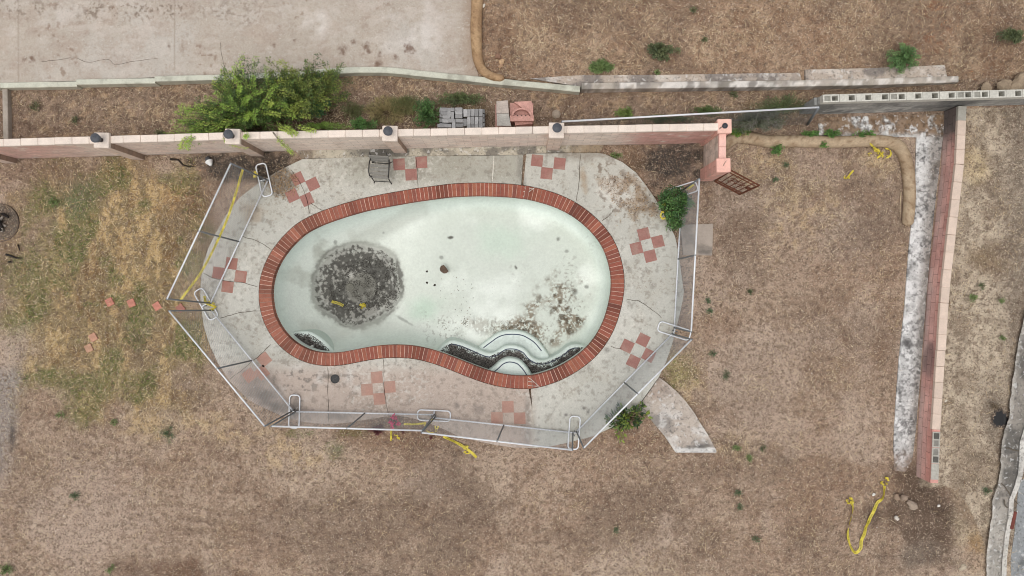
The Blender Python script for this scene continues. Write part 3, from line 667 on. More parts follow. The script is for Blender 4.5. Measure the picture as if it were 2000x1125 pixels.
# ------------------------------------------------------------------ low curbs behind the pink wall
def curb_bar(name, pts_px, width, z0, z1, col, label, cat, group=None, m=None, colfn=None):
    pts = np.array([P(a, b, z1)[:2] for a, b in pts_px]); pts = resample(pts, .06)
    t = np.gradient(pts, axis=0); t /= np.linalg.norm(t, axis=1)[:, None]; nr = np.column_stack([-t[:, 1], t[:, 0]])
    n = len(pts); b = .012; s = np.arange(n) * .06
    wob = (fbm(s, s * 0, .5, 3, len(pts)) - .5) * .012
    prof = [(-width / 2, z0), (-width / 2, z1 - b), (-width / 2 + b, z1), (0, z1 + .002), (width / 2 - b, z1), (width / 2, z1 - b), (width / 2, z0)]
    V = []; 
    for (o_, z) in prof: V.append(np.column_stack([pts + nr * (o_ + wob[:, None] * np.sign(o_)), np.full(n, z)]))
    V = np.vstack(V); F = []
    for k in range(len(prof) - 1):
        for i in range(n - 1): F.append([k * n + i, k * n + i + 1, (k + 1) * n + i + 1, (k + 1) * n + i])
    F.append([k * n for k in range(len(prof))]); F.append([k * n + n - 1 for k in range(len(prof) - 1, -1, -1)])
    px, py = to_px(V[:, 0], V[:, 1], V[:, 2])
    C = colfn(px, py) if colfn else np.tile(col, (len(V), 1))
    nn = fbm(px, py, 18, 4, 110); C = mixc(C, rgb(120, 114, 100), sst(.56, .7, nn) * .4)
    o = mkobj(name, V, F, m or M_conc, col=C, origin=tuple(P(*pts_px[0], 0)))
    return tag(o, label, cat, group)
PALE = rgb(196, 196, 180)
curb_bar('garden_curb', [(-60,168),(0,166.5),(150,164)], .14, .0, .31, PALE, 'pale green-grey concrete curb piece at the far left of the planting strip, lowest of the stepped pieces', 'curb', 'stepped concrete curb pieces')
curb_bar('garden_curb', [(149,160),(303,157.5)], .14, .0, .345, PALE, 'pale concrete curb piece between the left end piece and the one reaching the big bush', 'curb', 'stepped concrete curb pieces')
curb_bar('garden_curb', [(302,154),(450,150),(560,146)], .14, .0, .375, PALE, 'pale concrete curb piece running into the left side of the big green bush', 'curb', 'stepped concrete curb pieces')
curb_bar('garden_curb', [(560,147),(620,141),(660,138),(700,136),(745,136),(775,138),(813,142.5),(1000,161.5),(1133,174)], .155, .0, .34, PALE, 'long pale concrete curb bending from the big bush past the straw wattle to the whitewashed low wall', 'curb')
curb_bar('garden_curb', [(9,174),(11,276)], .14, .0, .22, rgb(168,158,146), 'short grey concrete curb crossing the planting strip at the left edge', 'curb')
def lowwall_col(px, py):
    n1 = fbm(px, py, 50, 4, 111); n2 = fbm(px, py, 12, 4, 112)
    c = np.tile(rgb(182, 172, 160), (len(px), 1)); c = mixc(c, rgb(122, 118, 114), sst(.46, .62, n1) * .7); return mixc(c, rgb(226, 220, 212), sst(.50, .62, n2) * .75)
curb_bar('low_wall', [(1136,168),(1500,163.5),(1700,160),(1872,154.5)], .165, .0, .40, PALE, 'low concrete retaining wall with flaking whitewash below the brown slope', 'wall', colfn=lowwall_col)

# ------------------------------------------------------------------ the pool
pool = empty('swimming_pool', P(900, 560, 0), 'empty drained kidney shaped pool with pale mint plaster and a red brick edge', 'pool')
LI = loop0
def clr(c, n, a=.1): return np.clip(c * (1 + (n - .5) * 2 * a), 0, 1)
def build_coping():
    mb = MB(); ring = np.vstack([LI, LI[:1]]); seg = np.linalg.norm(np.diff(ring, axis=0), axis=1); s = np.concatenate([[0], np.cumsum(seg)])
    Lt = s[-1]; nb = int(round(Lt / .104)); per = Lt / nb
    out = np.vstack([loop_out, loop_out[:1]]); inn = np.vstack([offset(LI, -.025), offset(LI, -.025)[:1]])
    at = lambda arr, t: np.array([np.interp(t % Lt, s, arr[:, 0]), np.interp(t % Lt, s, arr[:, 1])])
    pal = [rgb(140, 72, 56), rgb(128, 63, 51), rgb(148, 82, 62), rgb(116, 60, 52), rgb(138, 68, 55), rgb(154, 92, 68), rgb(104, 62, 56)]
    wts = [.34, .26, .12, .07, .16, .04, .01]
    r = np.random.default_rng(4)
    run = 0
    mort = MB()
    for i in range(nb):
        t0 = i * per + .0034; t1 = (i + 1) * per - .0034
        a = at(inn, t0); b = at(inn, t1); c = at(out, t1); d = at(out, t0)
        cx = (a + b + c + d) / 4; pxx, pyy = to_px(cx[0], cx[1], .1)
        right = pxx > 1022 + (pyy - 372) * (12 / 380)
        zt = (z_dr if right else z_dl) + .022 + r.normal() * .002
        if r.random() < .18: run = r.integers(0, 3)
        col = pal[r.choice(7, p=wts)]
        lf = .25 + .45 * float(sst(760, 540, np.array(pxx))) ; col = col * (1 - lf) + rgb(160, 104, 84) * lf
        col = np.clip(col * (1 + r.normal() * .06), 0, 1)
        st = blob(np.array([pxx]), np.array([pyy]), 1186, 672, 16, 14, 0, .8, .2)[0]
        col = col * (1 - st * .55)
        m = (a + b + c + d) / 4; e = .005
        top = [p + (m - p) / np.linalg.norm(m - p) * e * 1.6 for p in (a, b, c, d)]
        zb = -.12 if True else 0
        V = [(*p, zt - .2) for p in (a, b, c, d)] + [(*p, zt - .006) for p in (a, b, c, d)] + [(*p, zt) for p in top]
        col = col * .86 + rgb(132, 104, 92) * .14; col = col * (1 - .35 * float(sst(.55, .7, fbm(np.array([pxx]), np.array([pyy]), 40, 3, 44))[0]))
        F = [[8, 9, 10, 11]] + [[k, (k + 1) % 4, 4 + (k + 1) % 4, 4 + k] for k in range(4)] + [[4 + k, 4 + (k + 1) % 4, 8 + (k + 1) % 4, 8 + k] for k in range(4)]
        mb.add(V, F, col)
        # mortar between bricks
        a2 = at(inn, t1 - .002) * .98 + at(out, t1 - .002) * .02; b2 = at(inn, t1 + .0088) * .98 + at(out, t1 + .0088) * .02
        c2 = at(out, t1 + .0088) * .985 + at(inn, t1 + .0088) * .015; d2 = at(out, t1 - .002) * .985 + at(inn, t1 - .002) * .015
        mort.add([(*p, zt - .0012) for p in (a2, b2, c2, d2)] + [(*p, zt - .18) for p in (a2, b2, c2, d2)], [[0, 1, 2, 3], [0, 4, 5, 1], [2, 6, 7, 3]], rgb(212, 180, 162) * (1 - .65 * r.random() ** 1.5))
    mb.build('coping', M_brick, pool); mort.build('mortar', M_conc, pool)
build_coping()
line_mesh('mortar', [[(1046,365.5),(1034,374),(1021,384.5)],[(1023,367),(1033,368.5),(1044,367)],[(1022,374),(1030,375.5),(1033,375)],[(1031,737),(1040,743),(1056,758)],[(1031,745),(1040,746),(1044,746)],[(1031,753),(1044,754),(1051,754)]], .011, z_dr + .022, M_joint, pool, .003, 0.0)
BC = np.array(P(700, 553, -1.85)[:2])     # centre of the deep bowl
def floor_depth(X, Y):
    r = np.hypot((X - BC[0]), (Y - BC[1]))
    sl = np.clip((3.5 - r) / (3.5 - 1.15), 0, 1) ** 1.25
    return .92 + .98 * sl, sl
def basin_z(X, Y, s):
    D, sl = floor_depth(X, Y); R = .24 + .95 * sst(-1.0, -4.6, X)
    f0 = .62 - .40 * sst(-1.2, -4.6, X); wv = np.clip(s / R, 0, 1); return .05 - D * (f0 + (1 - f0) * (1 - np.abs(1 - wv) ** 2.2) ** .7)
def basin_col(px, py):
    n1 = fbm(px, py, 110, 5, 120); n2 = fbm(px, py, 34, 5, 121); n3 = fbm(px, py, 7, 4, 122); n4 = fbm(px, py, 3.6, 3, 123)
    c = np.tile(rgb(226, 231, 222), (len(px), 1))
    c = mixc(c, rgb(198, 204, 193), sst(.35, .6, n1) * sst(720, 900, px) * .9)  # shallow end toned down, deep end left paler to offset its shade by colour
    c = mixc(c, rgb(204, 207, 196), sst(.45, .7, n2) * sst(880, 640, px) * .45)
    c = mixc(c, rgb(182, 206, 186), (blob(px, py, 830, 605, 40, 30, 0, .9, .4, 30, 124) + .6 * blob(px, py, 980, 470, 60, 40, 0, .9, .5, 30, 125)) * .6)
    ed = dist_pl(px, py, POOL_IN, True)
    c = mixc(c, rgb(212, 224, 214), sst(40, 14, ed) * .6)
    # waterline scum near the deep end rim
    c = mixc(c, rgb(160, 160, 148), blob(px, py, 585, 560, 44, 80, 0, .9, .6, 30, 126) * sst(.46, .62, n2) * .4)
    c = mixc(c, rgb(150, 148, 136), blob(px, py, 640, 480, 60, 40, -30, .9, .6, 30, 127) * sst(.46, .62, n2) * .4)
    c = mixc(c, rgb(158, 160, 148), sst(26, 12, np.abs(dist_pl(px, py, [(820,410),(760,440),(700,475)]) - 3) + n2 * 10) * .3)
    # the dark silted bowl with its tide rings
    dx = (px - 699) / 89; dy = (py - 555) / 84; r = np.hypot(dx, dy) + (fbm(px, py, 40, 4, 128) - .5) * .20 + (n3 - .5) * .07 + (n4 - .5) * .05; ra = .25 + .75 * sst(.38, .6, fbm(px, py, 60, 3, 139)) * (.5 + .5 * sst(640, 760, px))
    dark = rgb(96, 93, 88); pale = rgb(158, 157, 150)
    c = mixc(c, rgb(150, 150, 140), sst(1.12, .98, r) * .55)
    c = mixc(c, dark, sst(.055, .012, np.abs(r - .99)) * .8 * ra)
    c = mixc(c, pale, sst(1.0, .92, r + (n2 - .5) * .25) * .6)
    c = mixc(c, dark, sst(.03, .008, np.abs(r - .88)) * .6 * ra)
    cor = sst(1.02, .70, r + (n2 - .5) * .4)
    fine = fbm(px, py, 4.5, 4, 138)
    c = mixc(c, rgb(84, 82, 77), sst(.40, .50, fine + (cor - .5) * .40) * sst(.97, .90, r) * .95)
    c = mixc(c, rgb(60, 58, 54), sst(.47, .58, n4) * sst(.86, .5, r) * .75)
    c = mixc(c, rgb(170, 168, 160), sst(.59, .66, fbm(px, py, 5, 4, 129) * .7 + n2 * .3 + .05 * sst(0, 60, py - 560)) * sst(.92, .8, r) * .65)
    for rr, ww, am in ((.93, .02, .5), (.80, .018, .55), (.86, .012, .35)):
        c = mixc(c, rgb(178, 177, 170), sst(ww * 1.8, ww * .4, np.abs(r - rr)) * sst(.42, .6, fbm(px, py, 30, 3, int(rr * 100))) * am)
    c = mixc(c, rgb(116, 114, 106), sst(.36, .27, np.hypot(px - 705, py - 562) / 90 + (n3 - .5) * .1) * .7); c = mixc(c, rgb(140, 138, 130), sst(.05, .02, np.abs(np.hypot(px - 705, py - 562) / 90 - .30)) * .5)
    c = mixc(c, rgb(190, 188, 180), blob(px, py, 683, 538, 12, 7, -30, .7, .6, 8, 130) * .8)
    # drifts of leaf dirt on the shallow floor
    drift = blob(px, py, 1075, 635, 105, 50, -10, .6, .6, 30, 131) * sst(.28, .48, n2) + .9 * blob(px, py, 1098, 580, 76, 50, 0, .7, .7, 30, 132) * sst(.40, .54, n2) + .5 * blob(px, py, 960, 640, 60, 20, 15, .8, .6, 20, 133)
    inner = sst(30, 40, ed)
    c = mixc(c, rgb(126, 112, 92), np.clip(drift, 0, 1) * sst(.40, .54, n4) * inner * .85)
    c = mixc(c, rgb(78, 68, 54), np.clip(drift, 0, 1) * sst(.56, .64, n3) * inner * .8)
    sp = sst(.62, .70, n4) * sst(.50, .66, fbm(px, py, 60, 3, 134)) * np.clip(blob(px, py, 1080, 600, 120, 100, -30, .9, .5, 40, 135) + .7 * blob(px, py, 860, 640, 60, 40, 20, .9, .5, 30, 136) + .4 * blob(px, py, 1110, 470, 60, 50, 40, .9, .5, 30, 137), 0, 1)
    c = mixc(c, rgb(112, 104, 92), sp * .8)
    for (x, y, rx, ry, a, f) in [(870,527,9,6,20,.3),(880,464,6,3.5,0,.9),(862,503,5,4,0,.5),(1090,466,4,5,0,.6),(1107,490,5,4,0,.5),(1122,570,8,7,0,.5),(1007,522,2.5,6,-25,.8),(1145,560,5,4,0,.6),(790,626,24,3,30,.4),(655,473,4,5,0,.5),(749,455,3,3,0,.4)]:
        c = mixc(c, rgb(70, 66, 58), blob(px, py, x, y, rx, ry, a, .6, .4, 5, x) * f)
    return c
def build_basin():
    vo, T, L = cdt_sheet([offset(LI, -.004)], .027)
    dd = dist_pl(vo[:, 0], vo[:, 1], LI, True); dd[:len(L[0])] = 0
    z = basin_z(vo[:, 0], vo[:, 1], np.maximum(dd - .004, 0)) + (fbm(vo[:, 0], vo[:, 1], .6, 3, 9) - .5) * .02 * np.clip(dd * 4, 0, 1)
    px, py = to_px(vo[:, 0], vo[:, 1], z)
    V = [np.column_stack([vo, z])]; C = [basin_col(px, py)]; F = T.tolist(); b = len(vo)
    l = L[0]; n = len(l); z0 = basin_z(l[:, 0], l[:, 1], np.zeros(n)); prev = None
    K = 8
    for k in range(K + 1):
        zz = z0 + (.06 - z0) * k / K; q = to_px(l[:, 0], l[:, 1], zz)
        V.append(np.column_stack([l, zz])); C.append(basin_col(*q))
        if k: F += [[b + (k - 1) * n + i, b + (k - 1) * n + (i + 1) % n, b + k * n + (i + 1) % n, b + k * n + i] for i in range(n)]
    return mkobj('basin', np.vstack(V), F, M_plaster, pool, col=np.vstack(C), smooth=True)
basin = build_basin()
def step_block(name, rim_px, back_px, z, zbot, colfn, line=True):
    """masonry bench or step: rounded rim along its front, seat behind it"""
    rim = np.array([P(a, b, z)[:2] for a, b in catmull(rim_px, 6)]); back = np.array([P(a, b, z)[:2] for a, b in back_px])
    rim = resample(rim, .045); loop = np.vstack([rim, back])
    if area2(loop) < 0: loop = loop[::-1]
    vo, T, L = cdt_sheet([loop], .024)
    d = dist_pl(vo[:, 0], vo[:, 1], rim)
    R = .055; zz = z - R * (1 - np.sqrt(np.clip(1 - (1 - np.clip(d / R, 0, 1)) ** 2, 0, 1)))
    q = to_px(vo[:, 0], vo[:, 1], zz); V = [np.column_stack([vo, zz])]; C = [colfn(*q, d)]; F = T.tolist(); b = len(vo); l = L[0]; n = len(l)
    flare = offset(l, .10)
    for k, (zk, e) in enumerate([(z - R, 0), (z - R - .5 * (z - R - zbot), .015), (zbot + .06, .05), (zbot - .05, .10)]):
        lk = offset(l, e); q = to_px(lk[:, 0], lk[:, 1], np.full(n, zk))
        V.append(np.column_stack([lk, np.full(n, zk)])); C.append(colfn(*q, np.zeros(n)))
        if k: F += [[b + (k - 1) * n + i, b + k * n + i, b + k * n + (i + 1) % n, b + (k - 1) * n + (i + 1) % n] for i in range(n)]
    o = mkobj(name, np.vstack(V), F, M_plaster, pool, col=np.vstack(C), smooth=True)
    if line:
        mb = MB(); inr = [];
        t = np.gradient(rim, axis=0); t /= np.linalg.norm(t, axis=1)[:, None]; nr = np.column_stack([-t[:, 1], t[:, 0]])
        c0 = np.vstack([rim, back]).mean(0); sgn = np.sign(((c0 - rim[len(rim) // 2]) * nr[len(rim) // 2]).sum()) 
        a = rim + nr * sgn * .095; bb = rim + nr * sgn * .122; m = len(rim); k0, k1 = int(m * .08), int(m * .94)
        V = [(*p, z + .004) for p in a[k0:k1]] + [(*p, z + .004) for p in bb[k0:k1]]; m = k1 - k0
        mb.add(V, [[i, i + 1, m + i + 1, m + i] for i in range(m - 1)], rgb(74, 80, 96))
        mb.build('trim_line', M_conc, o)
    return o
def Z5(pts): return [(840 + a / 5.556, 620 + b / 5.556) for a, b in pts]
MINT = rgb(204, 216, 207)
def seat_col(amount, dmin):
    def f(px, py, d):
        n = fbm(px, py, 9, 4, 140); n3 = fbm(px, py, 4, 3, 141)
        c = np.tile(MINT, (len(px), 1)); c = mixc(c, rgb(214, 224, 218), sst(.02, .1, d) * .5)
        m = sst(dmin, dmin + .07, d + (n - .5) * .25) * amount
        c = mixc(c, rgb(104, 100, 95), m); return mixc(c, rgb(66, 62, 58), m * sst(.48, .6, n3) * .7)
    return f
step_block('step', Z5([(500,345),(560,290),(640,230),(720,175),(800,147),(900,140),(1000,150),(1080,185),(1160,240),(1230,320),(1285,395)]), Z5([(1300,640),(900,700),(480,560)]), -.70, -1.0, seat_col(.12, .12))
step_block('bench', Z5([(60,370),(110,320),(160,283),(230,247),(330,265),(450,310),(560,360),(640,385),(710,368),(800,310),(880,298),(960,310),(1040,350),(1100,420),(1180,460),(1270,452),(1400,388),(1500,310),(1600,288),(1740,318)]), Z5([(1780,420),(1500,640),(1200,730),(900,740),(500,590),(100,440)]), -.46, -1.0, seat_col(1.0, .12))
step_block('step', Z5([(610,600),(700,530),(760,475),(820,446),(880,440),(960,460),(1010,500),(1060,560),(1120,660)]), Z5([(1100,720),(900,740),(640,680)]), -.22, -.6, seat_col(.0, .2))
step_block('bench', [(557,653),(566,650.5),(582,647),(604.6,648),(627,660),(644.4,676.4),(657,693)], [(640,705),(590,695),(560,675)], -.42, -1.8, seat_col(1.0, .09), line=False)
# wall return fitting, main drain cover
c = P(539.5, 578, -.55); mb = MB()
for (r0, h, cc) in ((.10, .02, rgb(104, 104, 98)), (.075, .035, rgb(160, 166, 158))):
    V = []; n = 24
    for x in (0, h):
        for k in range(n): V.append((c.x + .03 + x, c.y + r0 * 1.15 * math.cos(2 * math.pi * k / n), c.z + r0 * math.sin(2 * math.pi * k / n)))
    # face tilted upward like the curved wall
    V = [(x + (z - c.z) * -0.8, y, z) for x, y, z in V]
    mb.add(V, [[k, (k + 1) % n, n + (k + 1) % n, n + k] for k in range(n)] + [[n + k for k in range(n)]], cc)
mb.build('return_fitting', M_stone, pool)
dz = .05 - 1.9; c = P(684, 561, dz); mb = MB(); mb.lathe((c.x, c.y, dz - .02), [(.12, 0), (.12, .035), (.10, .05), (.03, .055), (.005, .05)], 20, rgb(110, 108, 100)); mb.build('drain_cover', M_stone, pool)

# ------------------------------------------------------------------ block walls
def wall_col(px, py, u, v):
    n1 = fbm(u * 100, v * 100, 160, 4, 150); n2 = fbm(u * 100, v * 100, 22, 4, 151)
    c = np.tile(rgb(234, 219, 205), (len(u), 1))
    pink = sst(240, 60, px) * .7 + sst(1180, 1270, px) * .9 + sst(.55, .75, n1) * .15
    c = mixc(c, rgb(214, 164, 152), np.clip(pink, 0, 1) * sst(.3, .55, n2 + .12))
    c = mixc(c, rgb(190, 166, 148), sst(.55, .75, n2) * .35)
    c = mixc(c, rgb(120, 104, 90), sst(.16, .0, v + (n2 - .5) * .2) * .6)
    return c
def seg_wall(name, a, b, th, z0, z1, matr, parent, colfn, step=.06, capcol=None):
    """straight wall from plan point a to b (front line), thickness to the left of travel"""
    a = np.array(a[:2]); b = np.array(b[:2]); d = b - a; L = np.linalg.norm(d); d /= L; nr = np.array([-d[1], d[0]])
    nu = max(2, int(L / step)); us = np.linspace(0, L, nu + 1); vs = np.linspace(z0, z1, max(2, int((z1 - z0) / step)) + 1)
    V = []; F = []; UV = []; 
    def face(org, e1, e2, u, v, u0, flip):
        base = len(V)
        for vv in v:
            for uu in u: V.append(org(uu, vv)); UV.append((uu + u0, vv))
        nu_ = len(u)
        for j in range(len(v) - 1):
            for i in range(nu_ - 1):
                q = [base + j * nu_ + i, base + j * nu_ + i + 1, base + (j + 1) * nu_ + i + 1, base + (j + 1) * nu_ + i]
                F.append(q[::-1] if flip else q)
    ts = np.array([0, th])
    face(lambda u, v: (*(a + d * u), v), 0, 0, us, vs, 0, False)
    face(lambda u, v: (*(a + d * u + nr * th), v), 0, 0, us, vs, .1, True)
    face(lambda u, v: (*(a + nr * u), v), 0, 0, ts, vs, .05, True)
    face(lambda u, v: (*(b + nr * u), v), 0, 0, ts, vs, .05, False)
    base = len(V)
    for uu in us:
        for t in ts: V.append((*(a + d * uu + nr * t), z1)); UV.append((uu, z1 - .05))
    for i in range(nu): F.append([base + 2 * i, base + 2 * i + 2, base + 2 * i + 3, base + 2 * i + 1])
    V = np.array(V); UV = np.array(UV); px, py = to_px(V[:, 0], V[:, 1], V[:, 2])
    return mkobj(name, V, F, matr, parent, col=colfn(px, py, UV[:, 0], UV[:, 1] - z0), uv=UV)
PKCAP = rgb(226, 211, 197)
def cap_row(mb, a, b, th, z, h, col, over=.012, L0=.405, pinkfn=None, r=np.random.default_rng(9)):
    a = np.array(a[:2]); b = np.array(b[:2]); d = b - a; L = np.linalg.norm(d); d /= L; nr = np.array([-d[1], d[0]]); n = max(1, int(round(L / L0))); s = L / n
    for i in range(n):
        c = a + d * (i + .5) * s + nr * th / 2
        cc = np.clip(col * (1 + r.normal() * .035), 0, 1)
        if pinkfn is not None: cc = pinkfn(c, cc)
        mb.box((c[0] + r.normal() * .002, c[1] + r.normal() * .002, z + h / 2 + r.normal() * .001), (s - .0035, th + 2 * over, h), math.atan2(d[1], d[0]) + r.normal() * .004, cc, .01)
def cap_tone(c, cc):
    px, py = to_px(c[0], c[1], 1.6); n = float(fbm(np.array([px]), np.array([py]), 60, 2, 4)[0])
    return cc * .85 + (rgb(200, 192, 181) if n > .5 else rgb(228, 212, 198)) * .15
HT = 1.62
pw = empty('block_wall', P(700, 285, 0), 'long pink and cream painted block wall with square pillars along the planting strip', 'wall')
W = [P(a, b, 0) for a, b in WALL_FRONT]; mbc = MB()
for i in range(2):
    seg_wall('wall', W[i], W[i + 1], .15, -.05, HT - .1, M_block, pw, wall_col)
    cap_row(mbc, W[i], W[i + 1], .15, HT - .1, .1, PKCAP, pinkfn=cap_tone)
mbc.build('wall_cap', M_cap, pw)
def pillar_col(px, py, u, v):
    n2 = fbm(u * 100 + px * .3, v * 100, 22, 4, 152); c = np.tile(rgb(216, 196, 180), (len(u), 1)); c = mixc(c, rgb(186, 164, 146), sst(.5, .75, n2) * .3)
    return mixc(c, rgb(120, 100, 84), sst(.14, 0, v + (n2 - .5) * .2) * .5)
def pillar_col_pink(px, py, u, v):
    n2 = fbm(u * 100 + px * .3, v * 100, 22, 4, 153); c = np.tile(rgb(222, 172, 158), (len(u), 1)); return mixc(c, rgb(196, 176, 160), sst(.45, .7, n2) * .6)
M_pill = mat('painted_pillar_block', None, 0.9, [(3, .06), (25, .1), (90, .08)], [(50, .004)], brick=(.33, .203, .005, (.7, .62, .56), .5), spec=0.15)
def pillar(cx, cy, h, size, colf, capc, rz=-.02):
    r = size / 2; mb = MB(); c = Vector((cx, cy, 0))
    corners = [Vector((sx * r, sy * r, 0)) for sx, sy in ((-1, -1), (1, -1), (1, 1), (-1, 1))]
    ca, sa = math.cos(rz), math.sin(rz); corners = [c + Vector((q.x * ca - q.y * sa, q.x * sa + q.y * ca, 0)) for q in corners]
    V = []; F = []; UV = []
    vs = np.linspace(-.05, h - .1, 16); acc = 0
    for k in range(4):
        a, b = corners[k], corners[(k + 1) % 4]; base = len(V)
        for v in vs:
            for t in (0, .25, .5, .75, 1): p = a.lerp(b, t); V.append((p.x, p.y, v)); UV.append((t * size + .02, v))
        for j in range(15):
            for i in range(4): F.append([base + j * 5 + i, base + j * 5 + i + 1, base + (j + 1) * 5 + i + 1, base + (j + 1) * 5 + i])
    V = np.array(V); UV = np.array(UV); px, py = to_px(V[:, 0], V[:, 1], V[:, 2]); CC = colf(px, py, UV[:, 0], UV[:, 1])
    if colf is pillar_col: CC[80:160] = CC[80:160] * .3 + rgb(132, 112, 96) * .7          # east face mixed toward a darker brown
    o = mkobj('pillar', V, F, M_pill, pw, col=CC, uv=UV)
    mb.box((cx, cy, h - .05), (size + .03, size + .03, .1), rz, capc, .012); mb.build('pillar_cap', M_cap, o)
PT = 1.70; PILL = [(22, 0), (270.5, 0), (503.5, 0), (783, 0), (1079, 0)]
pc = []
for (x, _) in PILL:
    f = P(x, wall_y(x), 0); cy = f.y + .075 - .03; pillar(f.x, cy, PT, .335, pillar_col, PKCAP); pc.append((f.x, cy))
k = P(1415.5, 246, 1.62); pillar(k.x, k.y, 1.62, .31, pillar_col_pink, rgb(232, 188, 172), 0.02); pc_corner = (k.x, k.y)
k2 = P(1413.5, 322.5, 1.55); pillar(k2.x, k2.y, 1.55, .31, pillar_col_pink, rgb(232, 182, 166), 0.02)
def ret_wcol(px, py, u, v):
    c = wall_col(np.full(len(u), 900.), py, u, v); n2 = fbm(u * 100, v * 100, 14, 4, 154); return mixc(c, rgb(160, 146, 132), sst(.4, .7, n2) * .5)
aa = (k.x - .075, k.y - .13); bb2 = (k2.x - .075 - .0, k2.y + .13)
seg_wall('wall', aa, bb2, .15, -.05, 1.36, M_block, pw, ret_wcol)
mbc = MB(); cap_row(mbc, aa, bb2, .15, 1.36, .1, rgb(234, 190, 176)); mbc.build('wall_cap', M_cap, pw)
# pillar lamps
LAMPLAB = ['domed black post lamp on the pillar at the far left end of the pink wall', 'domed black post lamp on the pillar half covered by the big bush', 'domed black post lamp on the pillar right above the slatted chair', 'domed black post lamp on the pillar beside the stacked pink blocks']
def make_lamp(cx, cy, z, label, base=True):
    t = empty('post_lamp', (cx, cy, z), label, 'lamp', 'black lamps on the wall pillars')
    m = MB(); m.lathe((cx, cy, z), [(.055, 0), (.055, .012), (.035, .03), (.03, .10), (.05, .13)], 16, rgb(62, 54, 52)); m.build('lamp_base', M_black, t, True)
    m = MB(); m.lathe((cx, cy, z + .13), [(.05, 0), (.09, .015), (.098, .06), (.098, .11), (.085, .115)], 20, rgb(84, 87, 92)); m.build('lamp_shade', M_black, t, False)
    m = MB(); m.lathe((cx, cy, z + .243), [(.112, 0), (.114, .008), (.104, .018), (.09, .03), (.088, .036), (.07, .046), (.045, .058), (.042, .064), (.022, .068), (.018, .085), (.004, .092)], 24, rgb(80, 82, 87)); m.build('lamp_cap', M_black, t, False)
    return t
for (c, lb) in zip(pc[1:], LAMPLAB): make_lamp(c[0], c[1], PT, lb)
t = empty('post_lamp', (pc_corner[0], pc_corner[1], 1.62), 'broken low black lamp base on the pink corner pillar above the rusty gate', 'lamp')
m = MB(); m.lathe((pc_corner[0], pc_corner[1], 1.62), [(.065, 0), (.068, .02), (.06, .05), (.04, .06), (.02, .075), (.005, .08)], 18, rgb(58, 58, 64)); m.build('lamp_base', M_black, t, True)
m = MB(); m.tube([(pc_corner[0] - .05, pc_corner[1] - .02, 1.65), (pc_corner[0] - .10, pc_corner[1] - .04, 1.645), (pc_corner[0] - .13, pc_corner[1] - .08, 1.63)], .008, 6, rgb(50, 48, 48)); m.build('bracket', M_black, t)
m = MB(); m.tube([(k2.x + .08, k2.y + .17, 1.47), (k2.x + .06, k2.y + .1, 1.556), (k2.x + .02, k2.y + .05, 1.557), (k2.x, k2.y, 1.556)], .006, 5, rgb(60, 54, 50))
m.lathe((k2.x, k2.y, 1.551), [(.014, 0), (.014, .004), (.002, .006)], 10, rgb(30, 28, 28))
tag(m.build('cut_wire', M_black, origin=(k2.x, k2.y, 1.55)), 'stub of black wire left on top of the pillar by the rusty gate', 'wire')

# low red-faced wall on the right
HE = .64
ew = empty('low_block_wall', P(1820, 560, 0), 'long low red faced block wall with a pale pink cap running down the right side', 'wall')
EPX = [(1873,206),(1867.5,320),(1840,560),(1821,839),(1817,943)]
EP = [P(a, b, HE) for a, b in EPX]
def east_col(px, py, u, v):
    n1 = fbm(py, v * 140, 60, 4, 160); n2 = fbm(py, v * 100, 12, 4, 161)
    c = np.tile(rgb(216, 172, 162), (len(u), 1)); c = mixc(c, rgb(210, 182, 172), sst(.30, .10, v + (n1 - .5) * .4) * .8); c = mixc(c, rgb(196, 134, 122), sst(.4, .62, v + (n2 - .5) * .3) * .6)
    c = mixc(c, rgb(200, 150, 140), sst(.5, .7, n1) * .5)
    c = mixc(c, rgb(92, 90, 88), sst(300, 250, py + (n2 - .5) * 30) * .9); c = mixc(c, rgb(96, 84, 84), blob(py, v * 60, 700, 20, 40, 20) * .6)
    return c
for i in range(4):
    seg_wall('wall', EP[i], EP[i + 1], .195, -.05, HE - (.1 if i < 3 else .0), M_redblock, ew, east_col)
capm = MB()
def east_cap(c, cc):
    px, py = to_px(c[0], c[1], HE); return cc if py > 245 else rgb(160, 156, 146)
for i in range(3): cap_row(capm, EP[i], EP[i + 1], .195, HE - .1, .1, rgb(208, 188, 172), .01, .42, east_cap)
capm.build('wall_cap', M_cap, ew)
def hollow_block(mb, c, ax, size, cols, cores):
    """concrete block lying along ax, seen from above with its cores; cores: list of 'open'/'grout'/'solid'"""
    L, Wd, H = size; ax = Vector(ax).normalized(); ay = Vector((-ax.y, ax.x, 0)); wt = .032
    c = Vector(c); axes = (ax, ay, Vector((0, 0, 1)))
    def bx(u, v, su, sv, zc=0, h=H, col=cols): mb.box(c + ax * u + ay * v + Vector((0, 0, zc)), (su, sv, h), 0, col, 0, axes)
    bx(0, Wd / 2 - wt / 2, L, wt); bx(0, -Wd / 2 + wt / 2, L, wt)
    iw = Wd - 2 * wt
    bx(-L / 2 + wt / 2, 0, wt, iw); bx(L / 2 - wt / 2, 0, wt, iw); bx(0, 0, wt * 1.2, iw)
    cl = L / 2 - wt * 1.6
    for s, kind in zip((-1, 1), cores):
        u = s * (L / 4 - wt * .2)
        if kind == 'solid': bx(u, 0, cl, iw, -.001, H - .004)
        elif kind == 'grout': bx(u, 0, cl, iw, -.015, H - .04, cols * .55)
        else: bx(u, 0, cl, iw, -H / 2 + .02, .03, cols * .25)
endm = MB(); d = (EP[4] - EP[3]).normalized(); nr = Vector((-d.y, d.x, 0))
